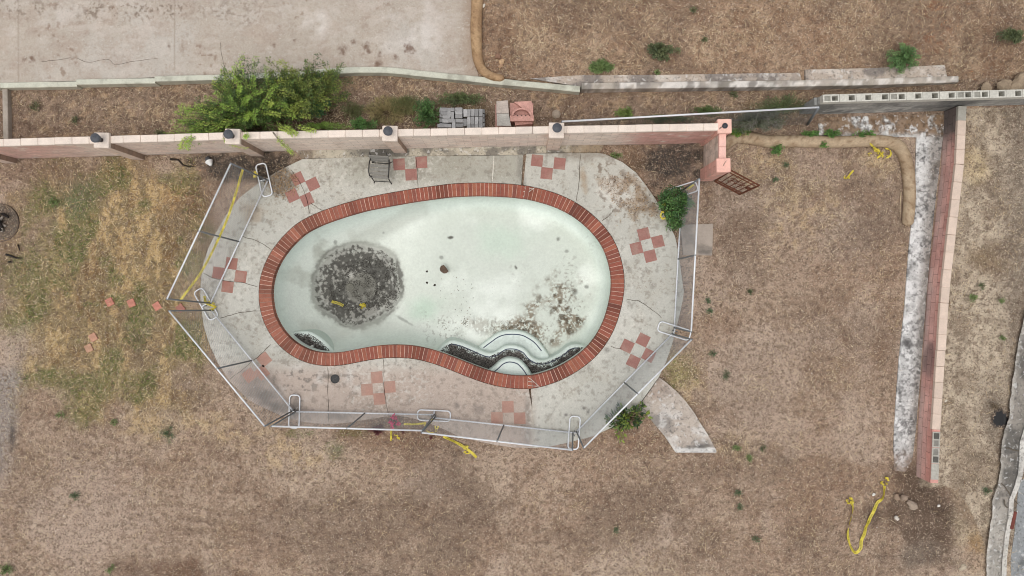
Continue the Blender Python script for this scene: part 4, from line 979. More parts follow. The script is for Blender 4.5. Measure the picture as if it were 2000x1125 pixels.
for j, kind in enumerate([('open', 'grout'), ('grout', 'open'), ('solid', 'solid')]):
    c = EP[3] + d * (.25 + j * .41) + nr * .0975; hollow_block(endm, (c.x, c.y, HE + .011), d, (.395, .19, .02), rgb(176, 172, 162), kind)
endm.build('open_block', M_cmu, ew)

# grey block wall top right
HG = 1.25
gw = empty('grey_block_wall', P(1780, 215, 0), 'unpainted grey hollow block wall with open cores along its top, upper right', 'wall')
GA = P(1640, 199, HG); GB = P(2075, 187.5, HG)
def cmu_col(px, py, u, v):
    n1 = fbm(u * 100, v * 220, 70, 5, 165); n2 = fbm(u * 100, v * 100, 16, 4, 166); c = np.tile(rgb(158, 156, 150), (len(u), 1))
    c = mixc(c, rgb(104, 104, 102), sst(.42, .62, n1) * .6); c = mixc(c, rgb(206, 204, 196), sst(.5, .66, n2) * .6 * sst(1.1, .3, v)); c = mixc(c, rgb(60, 60, 60), blob(px, py, 1850, 205, 60, 14, -10, .8, .5, 20, 167) * .6)
    return c
seg_wall('wall', GA, GB, .19, -.05, HG - .2, M_cmub, gw, cmu_col)
tp = MB(); d = (GB - GA).normalized(); nr = Vector((-d.y, d.x, 0)); n = int((GB - GA).length / .41)
CORES = [('grout', 'open'), ('solid', 'open'), ('solid', 'open'), ('solid', 'open'), ('grout', 'open'), ('solid', 'open'), ('solid', 'open'), ('solid', 'open'), ('grout', 'open')]
for j in range(-1, n + 1):
    c = GA + d * (.205 + j * .41) + nr * .095
    hollow_block(tp, (c.x, c.y, HG - .1), d, (.40, .19, .2), rgb(196, 193, 182) * (1 + random.uniform(-.06, .06)), CORES[(j + 1) % len(CORES)])
tp.build('top_course', M_cmu, gw)
st = MB()
for j, (off_, zt) in enumerate([(-.62, HG - .26), (-.50, HG - .4), (-.42, HG - .6), (-.36, HG - .82)]):
    for q in range(2):
        c = GA + d * (off_ + .16) + nr * .095
    st.box((c.x, c.y, zt / 2), (.10, .19, zt), math.atan2(d.y, d.x), rgb(140, 140, 136), .006)
c = GA + d * (-.22) + nr * .095; st.box((c.x, c.y, (HG - .205) / 2), (.43, .186, HG - .205), math.atan2(d.y, d.x), rgb(126, 125, 120), .006)
st.build('stepped_end', M_cmu, gw)

# ------------------------------------------------------------------ fences
def chain_mesh(a0, b0, a1, b1, pitch=.08, r=.0021):
    """woven wire between bottom line a0-b0 and top line a1-b1"""
    a0, b0, a1, b1 = map(Vector, (a0, b0, a1, b1)); L = (b0 - a0).length; H = (a1 - a0).length
    def pt(u, v):
        fu, fv = u / L, v / H; return a0.lerp(b0, fu).lerp(a1.lerp(b1, fu), fv)
    nrm = (b0 - a0).cross(a1 - a0).normalized(); V = []; F = []
    for sg in (1, -1):
        s0 = -H if sg > 0 else 0; s1 = L if sg > 0 else L + H; s = s0
        while s < s1:
            u0, v0, u1, v1 = (s, 0, s + H, H) if sg > 0 else (s, 0, s - H, H)
            t0, t1 = 0.0, 1.0
            for p, q in ((u1 - u0, u0), (u0 - u1, L - u0)):
                # keep 0 <= u <= L
                if abs(p) < 1e-9: continue
                t = -q / p
                if p > 0: t0 = max(t0, t)
                else: t1 = min(t1, t)
            if t1 - t0 > .01:
                A = pt(u0 + (u1 - u0) * t0, v0 + (v1 - v0) * t0) + nrm * r * sg; B = pt(u0 + (u1 - u0) * t1, v0 + (v1 - v0) * t1) + nrm * r * sg
                dr = (B - A).normalized(); x = dr.cross(nrm).normalized(); b = len(V)
                for e in (A, B):
                    for k in range(3): an = 2.094 * k; V.append(tuple(e + (x * math.cos(an) + nrm * math.sin(an)) * r))
                F += [[b + k, b + (k + 1) % 3, b + 3 + (k + 1) % 3, b + 3 + k] for k in range(3)]
            s += pitch
    return V, F
ZB, ZT = .16, 1.86
PANELS = [((523,352),(411,592),(451,319),(326,584),'temporary chain link panel at upper left with yellow tape stretched along it'),
          ((412,606),(572,802),(330,607),(517,832.5),'temporary chain link panel at lower left, running down from the red stepping stones'),
          ((577,804),(848,810),(530,832.5),(825,841),'temporary chain link panel along the bottom edge with the pink flowers behind it'),
          ((849,816),(1119,845),(823,845),(1118,879),'temporary chain link panel at bottom right of the deck beside the trailing tape'),
          ((1126,843),(1313,652),(1140,875),(1351,663),'temporary chain link panel slanting across the deck above the curved concrete path'),
          ((1317,640),(1332,372),(1350,648),(1366,349),'temporary chain link panel on the right beside the shrub and concrete pad')]
for (b0, b1, t0, t1, lb) in PANELS:
    A0, B0, A1, B1 = P(*b0, ZB), P(*b1, ZB), P(*t0, ZT), P(*t1, ZT)
    t = empty('temporary_fence', ((A0 + B0) / 2).xy.to_3d(), lb, 'fence panel', 'temporary fence panels round the pool')
    R = .021
    for (p, q, nm) in ((A0, B0, 'rail'), (A1, B1, 'rail')):
        MB().tube([p, q], R, 8).build(nm, M_galv, t, True)
    for (p, q) in ((A0, A1), (B0, B1), ((A0 + B0) / 2, (A1 + B1) / 2)):
        dn = (p - q).normalized() * (.09 if p in (A0, B0) else 0)
        MB().tube([p + dn, q + (q-p).normalized() * .02], R * .95, 8).build('post', M_galv_d, t, True)
    V, F = chain_mesh(A0, B0, A1, B1); mkobj('wire_mesh', V, F, M_wire, t)
STANDS = [((517,352),(13,56),z_dl,'steel tube fence stand by the corner of the deck nearest the big bush'),((404,594),(31,54),z_dl,'steel tube fence stand beside the red stepping stones with yellow tape tangled in it'),((576,803),(-2,66),z_dl,'upright looking steel tube fence stand at the lower left corner of the deck'),((848,811),(66,3),z_dl,'steel tube fence stand lying along the bottom edge between two bottom panels'),
          ((1121,844.5),(-5,67),z_dr,'steel tube fence stand at the bottom right corner of the deck'),((1316,646),(66,21),z_dr,'steel tube fence stand on the right edge of the deck below the quatrefoil inlay'),((1330,373),(62,-20),.0,'steel tube fence stand half hidden by the green shrub')]
for (c, dd, z, lb) in STANDS:
    cc = P(*c, z); ang = math.atan2(-dd[1], dd[0]); L, Wd, rr = .43, .135, .09
    t = empty('fence_stand', (cc.x, cc.y, z), lb, 'fence stand', 'tube stands under the temporary fence')
    ax = Vector((math.cos(ang), math.sin(ang), 0)); ay = Vector((-ax.y, ax.x, 0)); pts = []
    for (sx, sy, a0) in ((1, 1, 0), (-1, 1, 90), (-1, -1, 180), (1, -1, 270)):
        for kk in range(6):
            a = math.radians(a0 + 18 * kk); pts.append((sx * (L - rr) + rr * math.cos(a), sy * (Wd - rr) + rr * math.sin(a)))
    zz = z + .05
    MB().tube([Vector((cc.x, cc.y, zz)) + ax * u + ay * v for u, v in pts], .0185, 8, closed=True).build('tube_frame', M_galv, t, True)
    MB().tube([Vector((cc.x, cc.y, zz)) + ay * s * (Wd - .02) for s in (-1, 1)], .016, 8).build('crossbar', M_galv, t, True)
    m = MB()
    for s in (-.05, .05): m.tube([Vector((cc.x, cc.y, zz)) + ax * s, Vector((cc.x, cc.y, zz + .16)) + ax * s], .014, 8)
    m.build('peg', M_galv_d, t, True)
# old fence behind the wall
A1, B1 = P(1098, 237.5, 1.45), P(1599, 209.5, 1.3); A0 = Vector((A1.x, A1.y - .0, .07)); B0 = P(1577, 243, .05)
t = empty('chain_link_fence', A0, 'old dark chain link fence behind the pink wall reaching the grey block wall', 'fence')
MB().tube([A1, B1], .024, 8).build('rail', M_galv, t, True)
MB().tube([B0, B1], .035, 8).build('post', M_galv_d, t, True); MB().tube([A0, A1], .03, 8).build('post', M_galv_d, t, True)
V, F = chain_mesh(A0, B0, A1, B1, .08, .0019); mkobj('wire_mesh', V, F, M_wire_d, t)

# rusty gate
G0, G1 = P(1396, 354, .08), P(1445, 379.5, .08); G0t, G1t = P(1428, 333, 1.45), P(1483, 362, 1.45)
t = empty('iron_gate', (G0.x, G0.y, 0), 'rusty brown iron garden gate standing open beside the end pillar of the pink wall', 'gate')
m = MB()
for p, q in ((G0, G1), (G0t, G1t)): m.tube([p, q], .021, 4)
for p, q in ((G0, G0t), (G1, G1t)): m.tube([p, q], .024, 4)
m.tube([G0.lerp(G0t, .12), G1.lerp(G1t, .12)], .017, 4); m.tube([G0.lerp(G0t, .86), G1.lerp(G1t, .86)], .014, 4)
m.build('gate_frame', M_rust, t)
m = MB()
for f in (.17, .33, .5, .67, .83): m.tube([G0.lerp(G1, f), G0t.lerp(G1t, f)], .011, 6)
m.build('bar', M_rust, t)
m = MB()
for sgn in (-1, 1):      # scrolled ornament in the middle
    for hgt in (.42, .58):
        pts = []
        for kk in range(16):
            a = kk / 15 * 1.6 * math.pi; r = .05 + .10 * (1 - kk / 15); u = .5 + sgn * (.12 - r * math.cos(a)) / .75 * .9; v = hgt + r * math.sin(a) / 1.4
            pts.append(G0.lerp(G1, u).lerp(G0t.lerp(G1t, u), v))
        m.tube(pts, .009, 5)
m.build('scroll_ornament', M_rust, t, True)
m = MB(); q = G1.lerp(G1t, .55); m.box((q.x - .05, q.y + .03, q.z), (.11, .05, .12), math.atan2(G1.y - G0.y, G1.x - G0.x)); m.build('latch', M_rust, t)

# ------------------------------------------------------------------ slatted chair
def chair():
    b = P(749, 339, z_dl); t = empty('garden_chair', (b.x, b.y, z_dl), 'weathered grey slatted garden chair with black iron frame against the pink wall', 'chair')
    ang = math.radians(-3.5); ax = Vector((math.cos(ang), math.sin(ang), 0)); ay = Vector((-ax.y, ax.x, 0)); z = Vector((0, 0, 1)); o = Vector((b.x, b.y, z_dl))
    g = rgb(134, 131, 124)
    for i in range(4):
        y = -.16 + i * .095
        m = MB(); m.box(o + ay * y + z * .42 - ax * .02, (.50, .072, .022), 0, g * (1 + random.uniform(-.12, .1)), .004, (ax, ay, z)); m.build('seat_slat', M_wood, t)
    bd = (ay * .22 + z * .95).normalized(); bn = bd.cross(ax)
    for i in range(4):
        p = o + ay * (.215 + .02) + z * .47 + bd * (.03 + i * .095); m = MB(); m.box(p, (.50, .074, .02), 0, g * (1 + random.uniform(-.12, .1)), .004, (ax, bd, bn)); m.build('back_slat', M_wood, t)
    bl = rgb(48, 46, 44)
    for s in (-1, 1):
        m = MB(); x = ax * s * .215
        m.tube([o + x + ay * -.27 + z * .012 + ax * s * .02, o + x + ay * -.235 + z * .015, o + x + ay * -.215 + z * .2, o + x + ay * -.19 + z * .40], .013, 6, bl); m.build('leg', M_black, t, True)
        m = MB(); m.tube([o + x + ay * .32 + z * .012, o + x + ay * .27 + z * .2, o + x + ay * .22 + z * .40, o + x + ay * .37 + z * .88], .013, 6, bl); m.build('leg', M_black, t, True)
        m = MB(); m.tube([o + x * 1.1 + ay * .27 + z * .62, o + x * 1.18 + ay * .12 + z * .66, o + x * 1.18 + ay * -.06 + z * .65, o + x * 1.12 + ay * -.16 + z * .60, o + x + ay * -.17 + z * .42], .016, 6, bl); m.build('armrest', M_black, t, True)
    m = MB(); m.tube([o - ax * .215 + ay * -.225 + z * .10, o + ax * .215 + ay * -.225 + z * .10], .010, 6, bl); m.build('stretcher', M_black, t, True)
    m = MB(); m.tube([o - ax * .24 + ay * .20 + z * .405, o + ax * .24 + ay * .20 + z * .405], .012, 6, bl); m.build('stretcher', M_black, t, True)
chair()

# ------------------------------------------------------------------ wattles
def wattle(name, pts_px, z, rads, label, cols):
    pts = np.array([tuple(P(a, b, z)) for a, b in pts_px]); pts = catmull(pts, 10); pts = resample(pts, .05); n = len(pts); s = np.arange(n) * .05
    r = 1.13 * np.interp(np.linspace(0, 1, n), np.linspace(0, 1, len(rads)), rads) * (1 + (fbm(s, s * 0, .35, 3, 3) - .5) * .16)
    r[0] *= .35; r[1] *= .8; r[-1] *= .35; r[-2] *= .8
    pts[:, 2] = z - .01 + (fbm(s, s * 0 + 3, .5, 2, 4) - .5) * .02
    m = MB(); m.tube(pts, list(r), 18, cols[0]); V = np.array(m.v)
    px, py = to_px(V[:, 0], V[:, 1], V[:, 2]); C = np.tile(cols[0], (len(V), 1)); n2 = fbm(px, py, 22, 4, 170); n3 = fbm(px, py, 5, 3, 171)
    C = mixc(C, cols[1], sst(.45, .65, n2) * .7); C = mixc(C, rgb(112, 84, 58), sst(.6, .72, n3) * .5)
    o = mkobj(name, V, m.f, M_straw, col=C, smooth=True, origin=tuple(P(*pts_px[0], 0))); tag(o, label, 'straw wattle', 'straw erosion wattles')
wattle('straw_wattle', [(933,-60),(932,0),(930,50),(931,90),(934,118),(944,138),(962,149),(985,153)], .36, [.135, .135, .13, .13, .12, .1, .08], 'brown straw wattle along the edge of the upper concrete slab', (rgb(178, 148, 114), rgb(156, 126, 96)))
wattle('straw_wattle', [(1414,290),(1424,277),(1442,269),(1468,270),(1500,276),(1560,276),(1640,277),(1710,275),(1748,281),(1766,302),(1774,335),(1777,380),(1774,425),(1771,441)], .09, [.12, .14, .14, .14, .135, .14, .14, .13, .13], 'long tan straw wattle curving from the pink end pillar to the whitewashed footing', (rgb(176, 156, 130), rgb(156, 134, 108)))

# ------------------------------------------------------------------ stacked pavers and masonry behind the wall
pm = MB(); pm.box((0, 0, 0), (.19, .095, .06), 0, rgb(128, 128, 128), .006)
zs0 = .07
def paver(x, y, z, rz, sc_, lab, grp, shade, first=[]):
    m = MB(); m.box((0, 0, 0), (sc_[0], sc_[1], .06), 0, rgb(160, 159, 158) * shade, .006)
    o = mkobj('paver', m.v, m.f, M_stone, col=np.array(m.c)); o.location = (x, y, z); o.rotation_euler = (0, 0, rz); tag(o, lab, 'paver', grp)
def Z7(x, y): return (840 + x / 7.143, 180 + y / 7.143)
TOPZ = .62; lab_top = 'grey concrete paver in the top layer of the paver stack behind the wall'; lab_low = 'grey concrete paver in a lower layer of the paver stack behind the wall'
tops = [(185,238,0),(290,240,0),(400,238,0),(195,290,0),(262,292,1),(310,325,1),(400,288,0),(225,345,0),(400,340,0),(305,398,0),(410,398,0),(220,400,0),(150,465,0),(248,465,0),(330,465,1),(410,460,0),
        (490,290,1),(540,290,1),(597,285,1),(650,285,1),(708,285,1),(487,420,1),(540,400,1),(595,395,1),(650,395,1),(708,395,1),(540,500,1),(597,500,1),(650,500,1),(708,500,1)]
for (x, y, r) in tops:
    q = P(*Z7(x, y), TOPZ); paver(q.x, q.y, TOPZ - .03 + random.uniform(-.004, .004), (math.pi / 2 if r else 0) + random.uniform(-.03, .03), (.185, .088) if not r else (.19, .088), lab_top, 'pavers in the grey stack', random.uniform(.75, 1.35))
q0, q1 = P(*Z7(150, 225), TOPZ), P(*Z7(735, 540), TOPZ)
for ly in range(8):
    z = zs0 + .03 + ly * .0605
    if z > TOPZ - .085: break
    nx = int((q1.x - q0.x) / .198); ny = int((q0.y - q1.y) / .1)
    for i in range(nx + 1):
        for j in range(ny):
            if i in (0, nx) or j in (0, ny - 1): paver(q0.x + .05 + i * (q1.x - q0.x - .1) / nx + random.uniform(-.004, .004), q1.y + .05 + j * (q0.y - q1.y - .1) / (ny - 1), z, random.uniform(-.03, .03), (.185, .09), lab_low, 'pavers in the grey stack', random.uniform(.6, 1.0))
# stone slabs
def slabq(name, quad, z, th, col, label, cat, grp=None, m=M_stone):
    qs = [P(*Z7(a, b), z) for a, b in quad]; c = sum(qs, Vector()) / 4; e = .008
    V = [(*q.xy, z - th) for q in qs] + [(*q.xy, z - e) for q in qs] + [(*(q + (c - q).normalized() * e * 1.4).xy, z) for q in qs]
    F = [[3, 2, 1, 0], [8, 9, 10, 11]] + [[k, (k + 1) % 4, 4 + (k + 1) % 4, 4 + k] for k in range(4)] + [[4 + k, 4 + (k + 1) % 4, 8 + (k + 1) % 4, 8 + k] for k in range(4)]
    C = np.tile(col, (12, 1)); o = mkobj(name, V, F, m, col=C, origin=(c.x, c.y, z - th)); return tag(o, label, cat, grp)
slabq('stone_slab', [(908,165),(1000,165),(1000,490),(908,490)], .55, .48, rgb(164, 128, 118), 'tall pinkish stone block standing under the flat grey and slate slabs', 'stone block')
slabq('stone_slab', [(925,125),(1085,112),(1100,292),(925,298)], .62, .066, rgb(182, 170, 160), 'plain grey flat stone slab next to the pink arched block, the upper of two', 'stone slab')
slabq('stone_slab', [(930,300),(1098,296),(1130,472),(932,470)], .62, .066, rgb(176, 172, 164), 'slate slab with a yellow ochre stain next to the pink arched block', 'stone slab')
PKB = rgb(200, 154, 142)
slabq('stone_slab', [(1002,300),(1100,300),(1128,490),(1002,490)], .54, .47, rgb(160, 124, 114), 'pinkish stone block under the corner of the ochre stained slab', 'stone block')
# pink arched blocks
t = empty('arched_block', P(*Z7(1280, 300), .07), 'pink moulded masonry block with a round arch and row of small holes on top', 'masonry block')
def quadbox(name, quad, z, th, col, par):
    qs = [P(*Z7(a, b), z) for a, b in quad]; V = [(*q.xy, z - th) for q in qs] + [(*q.xy, z) for q in qs]; F = [[3, 2, 1, 0], [4, 5, 6, 7]] + [[k, (k + 1) % 4, 4 + (k + 1) % 4, 4 + k] for k in range(4)]
    return mkobj(name, V, F, M_stone, par, col=np.tile(col, (8, 1)))
quadbox('base_block', [(1112,150),(1440,150),(1440,400),(1112,400)], .50, .43, PKB * .8, t)
quadbox('back_slab', [(1170,135),(1412,122),(1436,200),(1436,330),(1170,330)][:4], .60, .09, PKB, t)
quadbox('front_slab', [(1115,325),(1446,318),(1446,402),(1120,405)], .62, .1, PKB, t)
quadbox('lower_slab', [(1182,415),(1428,410),(1428,440),(1185,462)], .50, .40, PKB * .95, t)
m = MB(); cen = P(*Z7(1277, 330), .64); pts = []
for kk in range(17):
    a = math.pi * (1 - kk / 16); pts.append((cen.x + math.cos(a) * .26, cen.y + math.sin(a) * .20))
for kk in range(16):
    (x0, y0), (x1, y1) = pts[kk], pts[kk + 1]
    def sc2(p, f): return (cen.x + (p[0] - cen.x) * f, cen.y + (p[1] - cen.y) * f)
    a, b, c_, d_ = (x0, y0), (x1, y1), sc2((x1, y1), .8), sc2((x0, y0), .8)
    V = [(*p, .56) for p in (a, b, c_, d_)] + [(*p, .66) for p in (a, b, c_, d_)]
    m.add(V, [[4, 7, 6, 5], [0, 1, 5, 4], [2, 3, 7, 6], [1, 2, 6, 5], [3, 0, 4, 7]], PKB * random.uniform(.9, 1.05))
m.build('arch', M_stone, t)
m = MB()
for kk in range(5):
    q = P(*Z7(1165 + kk * 56, 325), .625); m.lathe((q.x, q.y, .6), [(.016, 0), (.016, .026), (.002, .0262)], 10, rgb(60, 40, 38))
m.build('hole', M_dark, t)
q = P(*Z7(1760, 310), .1); m = MB(); m.lathe((q.x, q.y, .07), [(.10, 0), (.12, .05), (.07, .09), (.01, .1)], 7, rgb(160, 146, 130)); tag(m.build('rock', M_stone, origin=(q.x, q.y, .07)), 'pale angular rock behind the pillar beside the chain link fence end', 'rock')

# ------------------------------------------------------------------ stepping stones and other small things
for (x, y, a, cc, lb) in [(213,590,28,rgb(186,126,110),'red square stepping stone in the dry lawn, farthest from the fence'),(256,592,22,rgb(186,126,110),'red square stepping stone second from the left in the row'),(306,598,32,rgb(190,128,112),'red square stepping stone just outside the fence corner'),(352,602,38,rgb(160,112,100),'red square stepping stone under the fence at the deck edge'),(181,659,30,rgb(186,142,120),'faded upper stepping stone of the pair sunk in the lawn'),(173,680,26,rgb(180,142,118),'faded lower stepping stone of the pair sunk in the lawn')]:
    q = P(x, y, .03); z0 = float(ground_h(np.array([q.x]), np.array([q.y]))[0]); m = MB(); m.box((q.x, q.y, z0 + .012), (.19, .20, .05), math.radians(a), cc, .008); tag(m.build('stepping_stone', M_stone, origin=(q.x, q.y, 0)), lb, 'stepping stone', 'red stepping stones in the lawn')
# drain lid in the deck
q = P(654.5, 740, z_dl); t = empty('drain_lid', (q.x, q.y, z_dl), 'round black drain opening in the stained lower deck', 'drain')
m = MB(); m.lathe((q.x, q.y, z_dl + .001), [(.118, 0), (.118, .012), (.105, .014), (.100, .005), (.002, .004)], 28, rgb(30, 30, 30)); m.build('rim', M_black, t)
m = MB(); m.box((q.x + .02, q.y + .02, z_dl + .011), (.08, .012, .008), .5, rgb(64, 62, 60)); m.box((q.x - .03, q.y - .03, z_dl + .011), (.012, .07, .008), .5, rgb(58, 56, 54)); m.build('grate', M_black, t)
# broken white lamp shade
q = P(410, 317, .05); t = empty('broken_lamp', (q.x, q.y, 0), 'small broken white lamp shade lying in the dark soil at the foot of the wall', 'lamp')
m = MB(); n = 14; V = []
ax = Vector((.5, -.8, .2)).normalized(); e1 = ax.cross(Vector((0, 0, 1))).normalized(); e2 = e1.cross(ax)
for (r, h) in ((.025, 0), (.05, .04), (.10, .14)):
    for kk in range(n): a = 2 * math.pi * kk / n; V.append(Vector((q.x, q.y, .09)) - ax * h + (e1 * math.cos(a) + e2 * math.sin(a)) * r + ax * .12)
m.add(V, [[i * n + k_, i * n + (k_ + 1) % n, (i + 1) * n + (k_ + 1) % n, (i + 1) * n + k_] for i in range(2) for k_ in range(n)], (1, 1, 1)); m.build('lamp_shade', M_white, t, True)
m = MB(); m.lathe((q.x - .05, q.y + .09, .02), [(.06, 0), (.07, .05), (.04, .08), (.01, .09)], 12, rgb(70, 72, 76)); m.build('lamp_base', M_black, t, True)
# loose rubble lumps
def rock(px_, py_, z, r, col, lb, grp=None, cat='rock', flat=.6):
    q = P(px_, py_, z); bm = bmesh.new(); bmesh.ops.create_icosphere(bm, subdivisions=2, radius=r); rs = random.uniform(0, 99)
    for v in bm.verts:
        k_ = 1 + .35 * math.sin(v.co.x / r * 2.1 + rs) * math.cos(v.co.y / r * 2.6 + rs * 2) + random.uniform(-.06, .06); v.co *= k_; v.co.z *= flat
    V = [(v.co.x + q.x, v.co.y + q.y, v.co.z + z + r * .2) for v in bm.verts]; F = [[v.index for v in f.verts] for f in bm.faces]; bm.free()
    o = mkobj('rock', V, F, M_stone, col=np.tile(col, (len(V), 1)), origin=(q.x, q.y, z)); return tag(o, lb, cat, grp)
rock(972,110,.26,.09,rgb(140,110,92),'reddish brown stone, upper of the two lying right of the wattle'); rock(980,120,.26,.08,rgb(196,164,130),'tan stone lying just below the reddish one right of the wattle'); rock(978,129,.26,.06,rgb(170,140,112),'smallest tan stone right of the wattle')
rock(944,11,.3,.055,rgb(222,214,200),'white stone beside the top of the straw wattle')
rock(1765,972,.12,.10,rgb(150,132,116),'flat pale clod in the dug soil left of the wall end'); rock(1780,985,.15,.13,rgb(160,144,128),'large pale rubble lump in the dug soil below the wall end'); rock(1751,971,.06,.08,rgb(146,126,108),'small clod at the left edge of the dug soil')
rock(1706,966,.03,.045,rgb(228,224,216),'white stone beside the right end of the long yellow tape'); rock(1833,988,.25,.04,rgb(236,232,226),'white stone in the trench below the wall end'); rock(1751,1012,.05,.06,rgb(204,196,186),'crumbled pale rubble below the dug soil')
rock(1879,1108,.4,.10,rgb(178,164,144),'rounded tan boulder near the bottom right edge'); rock(1847,783,.45,.035,rgb(214,206,190),'small pale stone at the foot of the pink cap')
for i, (x, y, r, lb) in enumerate([(1990,168,.3,'large tan boulder at the right edge beyond the grey wall'),(1960,168,.2,'middle tan boulder beyond the grey wall'),(1925,173,.13,'smallest tan boulder beyond the grey wall')]):
    rock(x, y, .45, r, rgb(160, 142, 120), lb, flat=.5)
rock(867,527,-.93,.11,rgb(96,80,68),'flat brown scrap of debris in the middle of the pool floor', cat='debris', flat=.12); rock(834,530,-.95,.035,rgb(60,54,48),'small dark pebble on the pool floor left of the brown scrap', cat='debris', flat=.4)
rock(834,552,-.95,.03,rgb(60,54,48),'small dark twig bit below the brown scrap on the pool floor', cat='debris', flat=.4); rock(849,557,-.93,.035,rgb(60,54,48),'lowest dark crumb below the brown scrap on the pool floor', cat='debris', flat=.4)
rock(609.5,678,-.40,.06,rgb(190,192,184),'pale stone on the dark left pool bench')
# old charred stump ring at the left edge
q = P(2, 435, .0); t = empty('fire_ring', (q.x, q.y, 0), 'charred round fire ring of dark metal and ash at the left edge', 'fire ring')
m = MB(); nn = 40; ro, ri = .50, .485; V = []
for (r, z) in ((ro, -.03), (ro, .035), (ri, .035), (ri, -.03)):
    for kk in range(nn): a = 2 * math.pi * kk / nn; V.append((q.x + r * math.cos(a) * .98, q.y + r * math.sin(a), z + .01 * math.sin(3 * a)))
m.add(V, [[i * nn + k_, i * nn + (k_ + 1) % nn, (i + 1) * nn + (k_ + 1) % nn, (i + 1) * nn + k_] for i in range(3) for k_ in range(nn)], rgb(92, 80, 72)); m.build('ring', M_stone, t)
m = MB(); V = [(q.x, q.y, .035)]
for kk in range(nn): a = 2 * math.pi * kk / nn; V.append((q.x + .46 * math.cos(a), q.y + .46 * math.sin(a), .02))
m.add(V, [[0, 1 + k_, 1 + (k_ + 1) % nn] for k_ in range(nn)], rgb(98, 88, 78)); m.build('ash_bed', M_ground, t)
m = MB()
for kk in range(9):
    a = random.uniform(0, 6.28); r = random.uniform(.05, .3); l = random.uniform(.15, .34); b = random.uniform(0, 3.14); c = Vector((q.x + r * math.cos(a), q.y + r * math.sin(a), .08 + .03 * (kk % 3)))
    dv = Vector((math.cos(b), math.sin(b), .05)) * l / 2; m.tube([c - dv, c + dv * .2 + Vector((.01, .01, .01)), c + dv], [.03, .04, .02], 7, rgb(38, 34, 32) if kk % 3 else rgb(150, 142, 132))
m.build('charred_log', M_wood, t)
def branch(pts, r, col, lb, nm='fallen_branch', cat='branch', z=.03):
    m = MB(); p = [P(a, b, z + .02 * (i % 2)) for i, (a, b) in enumerate(pts)]; m.tube(p, list(np.linspace(r, r * .4, len(p))), 6, col); q = p[0]
    tag(m.build(nm, M_wood, True and None, False, (q.x, q.y, 0)), lb, cat)
branch([(333,311),(348,312),(357,322),(370,326),(378,325)], .03, rgb(52, 44, 38), 'dark bent branch at the foot of the pink wall above the dry lawn')
branch([(12,497),(22,500),(32,504),(43,504)], .03, rgb(48, 44, 42), 'charred bent stick below the fire ring'); branch([(35,478),(39,490)], .025, rgb(60, 50, 44), 'short dark chip below the fire ring'); branch([(17,511),(24,512)], .03, rgb(44, 40, 38), 'small black ember below the charred stick')
branch([(22,234),(35,236),(47,239)], .015, rgb(104, 94, 84), 'thin grey stick in the planting strip at the left'); branch([(20,201),(27,202)], .015, rgb(90, 80, 70), 'short twig near the crossing curb')
branch([(1760,375),(1758,400),(1758,424)], .012, rgb(196, 176, 146), 'pale thin stake lying along the left side of the tan wattle')
branch([(1957,310),(1963,326)], .008, rgb(200, 180, 140), 'pale straw stalk on the strip right of the red faced wall'); branch([(667,343),(671,331),(688,325)], .006, rgb(136, 92, 84), 'thin reddish twig on the deck left of the slatted chair')
# dark pit at the right edge
q = P(1953, 818, .45); t = empty('pipe_hole', (q.x, q.y, .45), 'dark open pipe hole in the soil next to the concrete gutter', 'pipe')
m = MB(); nn = 30; V = []; rw = [1 + .22 * math.sin(k_ * .62 + 1) * math.cos(k_ * 1.3) + random.uniform(-.06, .06) for k_ in range(nn)]
for (r_, z_) in ((.245, .462), (.212, .482), (.19, .480), (.182, .478)):
    for k_ in range(nn): a_ = 2 * math.pi * k_ / nn; V.append((q.x + r_ * rw[k_] * math.cos(a_), q.y + r_ * rw[k_] * math.sin(a_), z_ + random.uniform(-.004, .004)))
m.add(V, [[i * nn + k_, i * nn + (k_ + 1) % nn, (i + 1) * nn + (k_ + 1) % nn, (i + 1) * nn + k_] for i in range(3) for k_ in range(nn)], rgb(84, 76, 70)); m.build('crumbled_rim', M_ground, t)
m = MB(); m.add([V[3 * nn + k_] for k_ in range(nn)], [list(range(nn))], rgb(26, 25, 25)); m.build('opening', M_black, t)
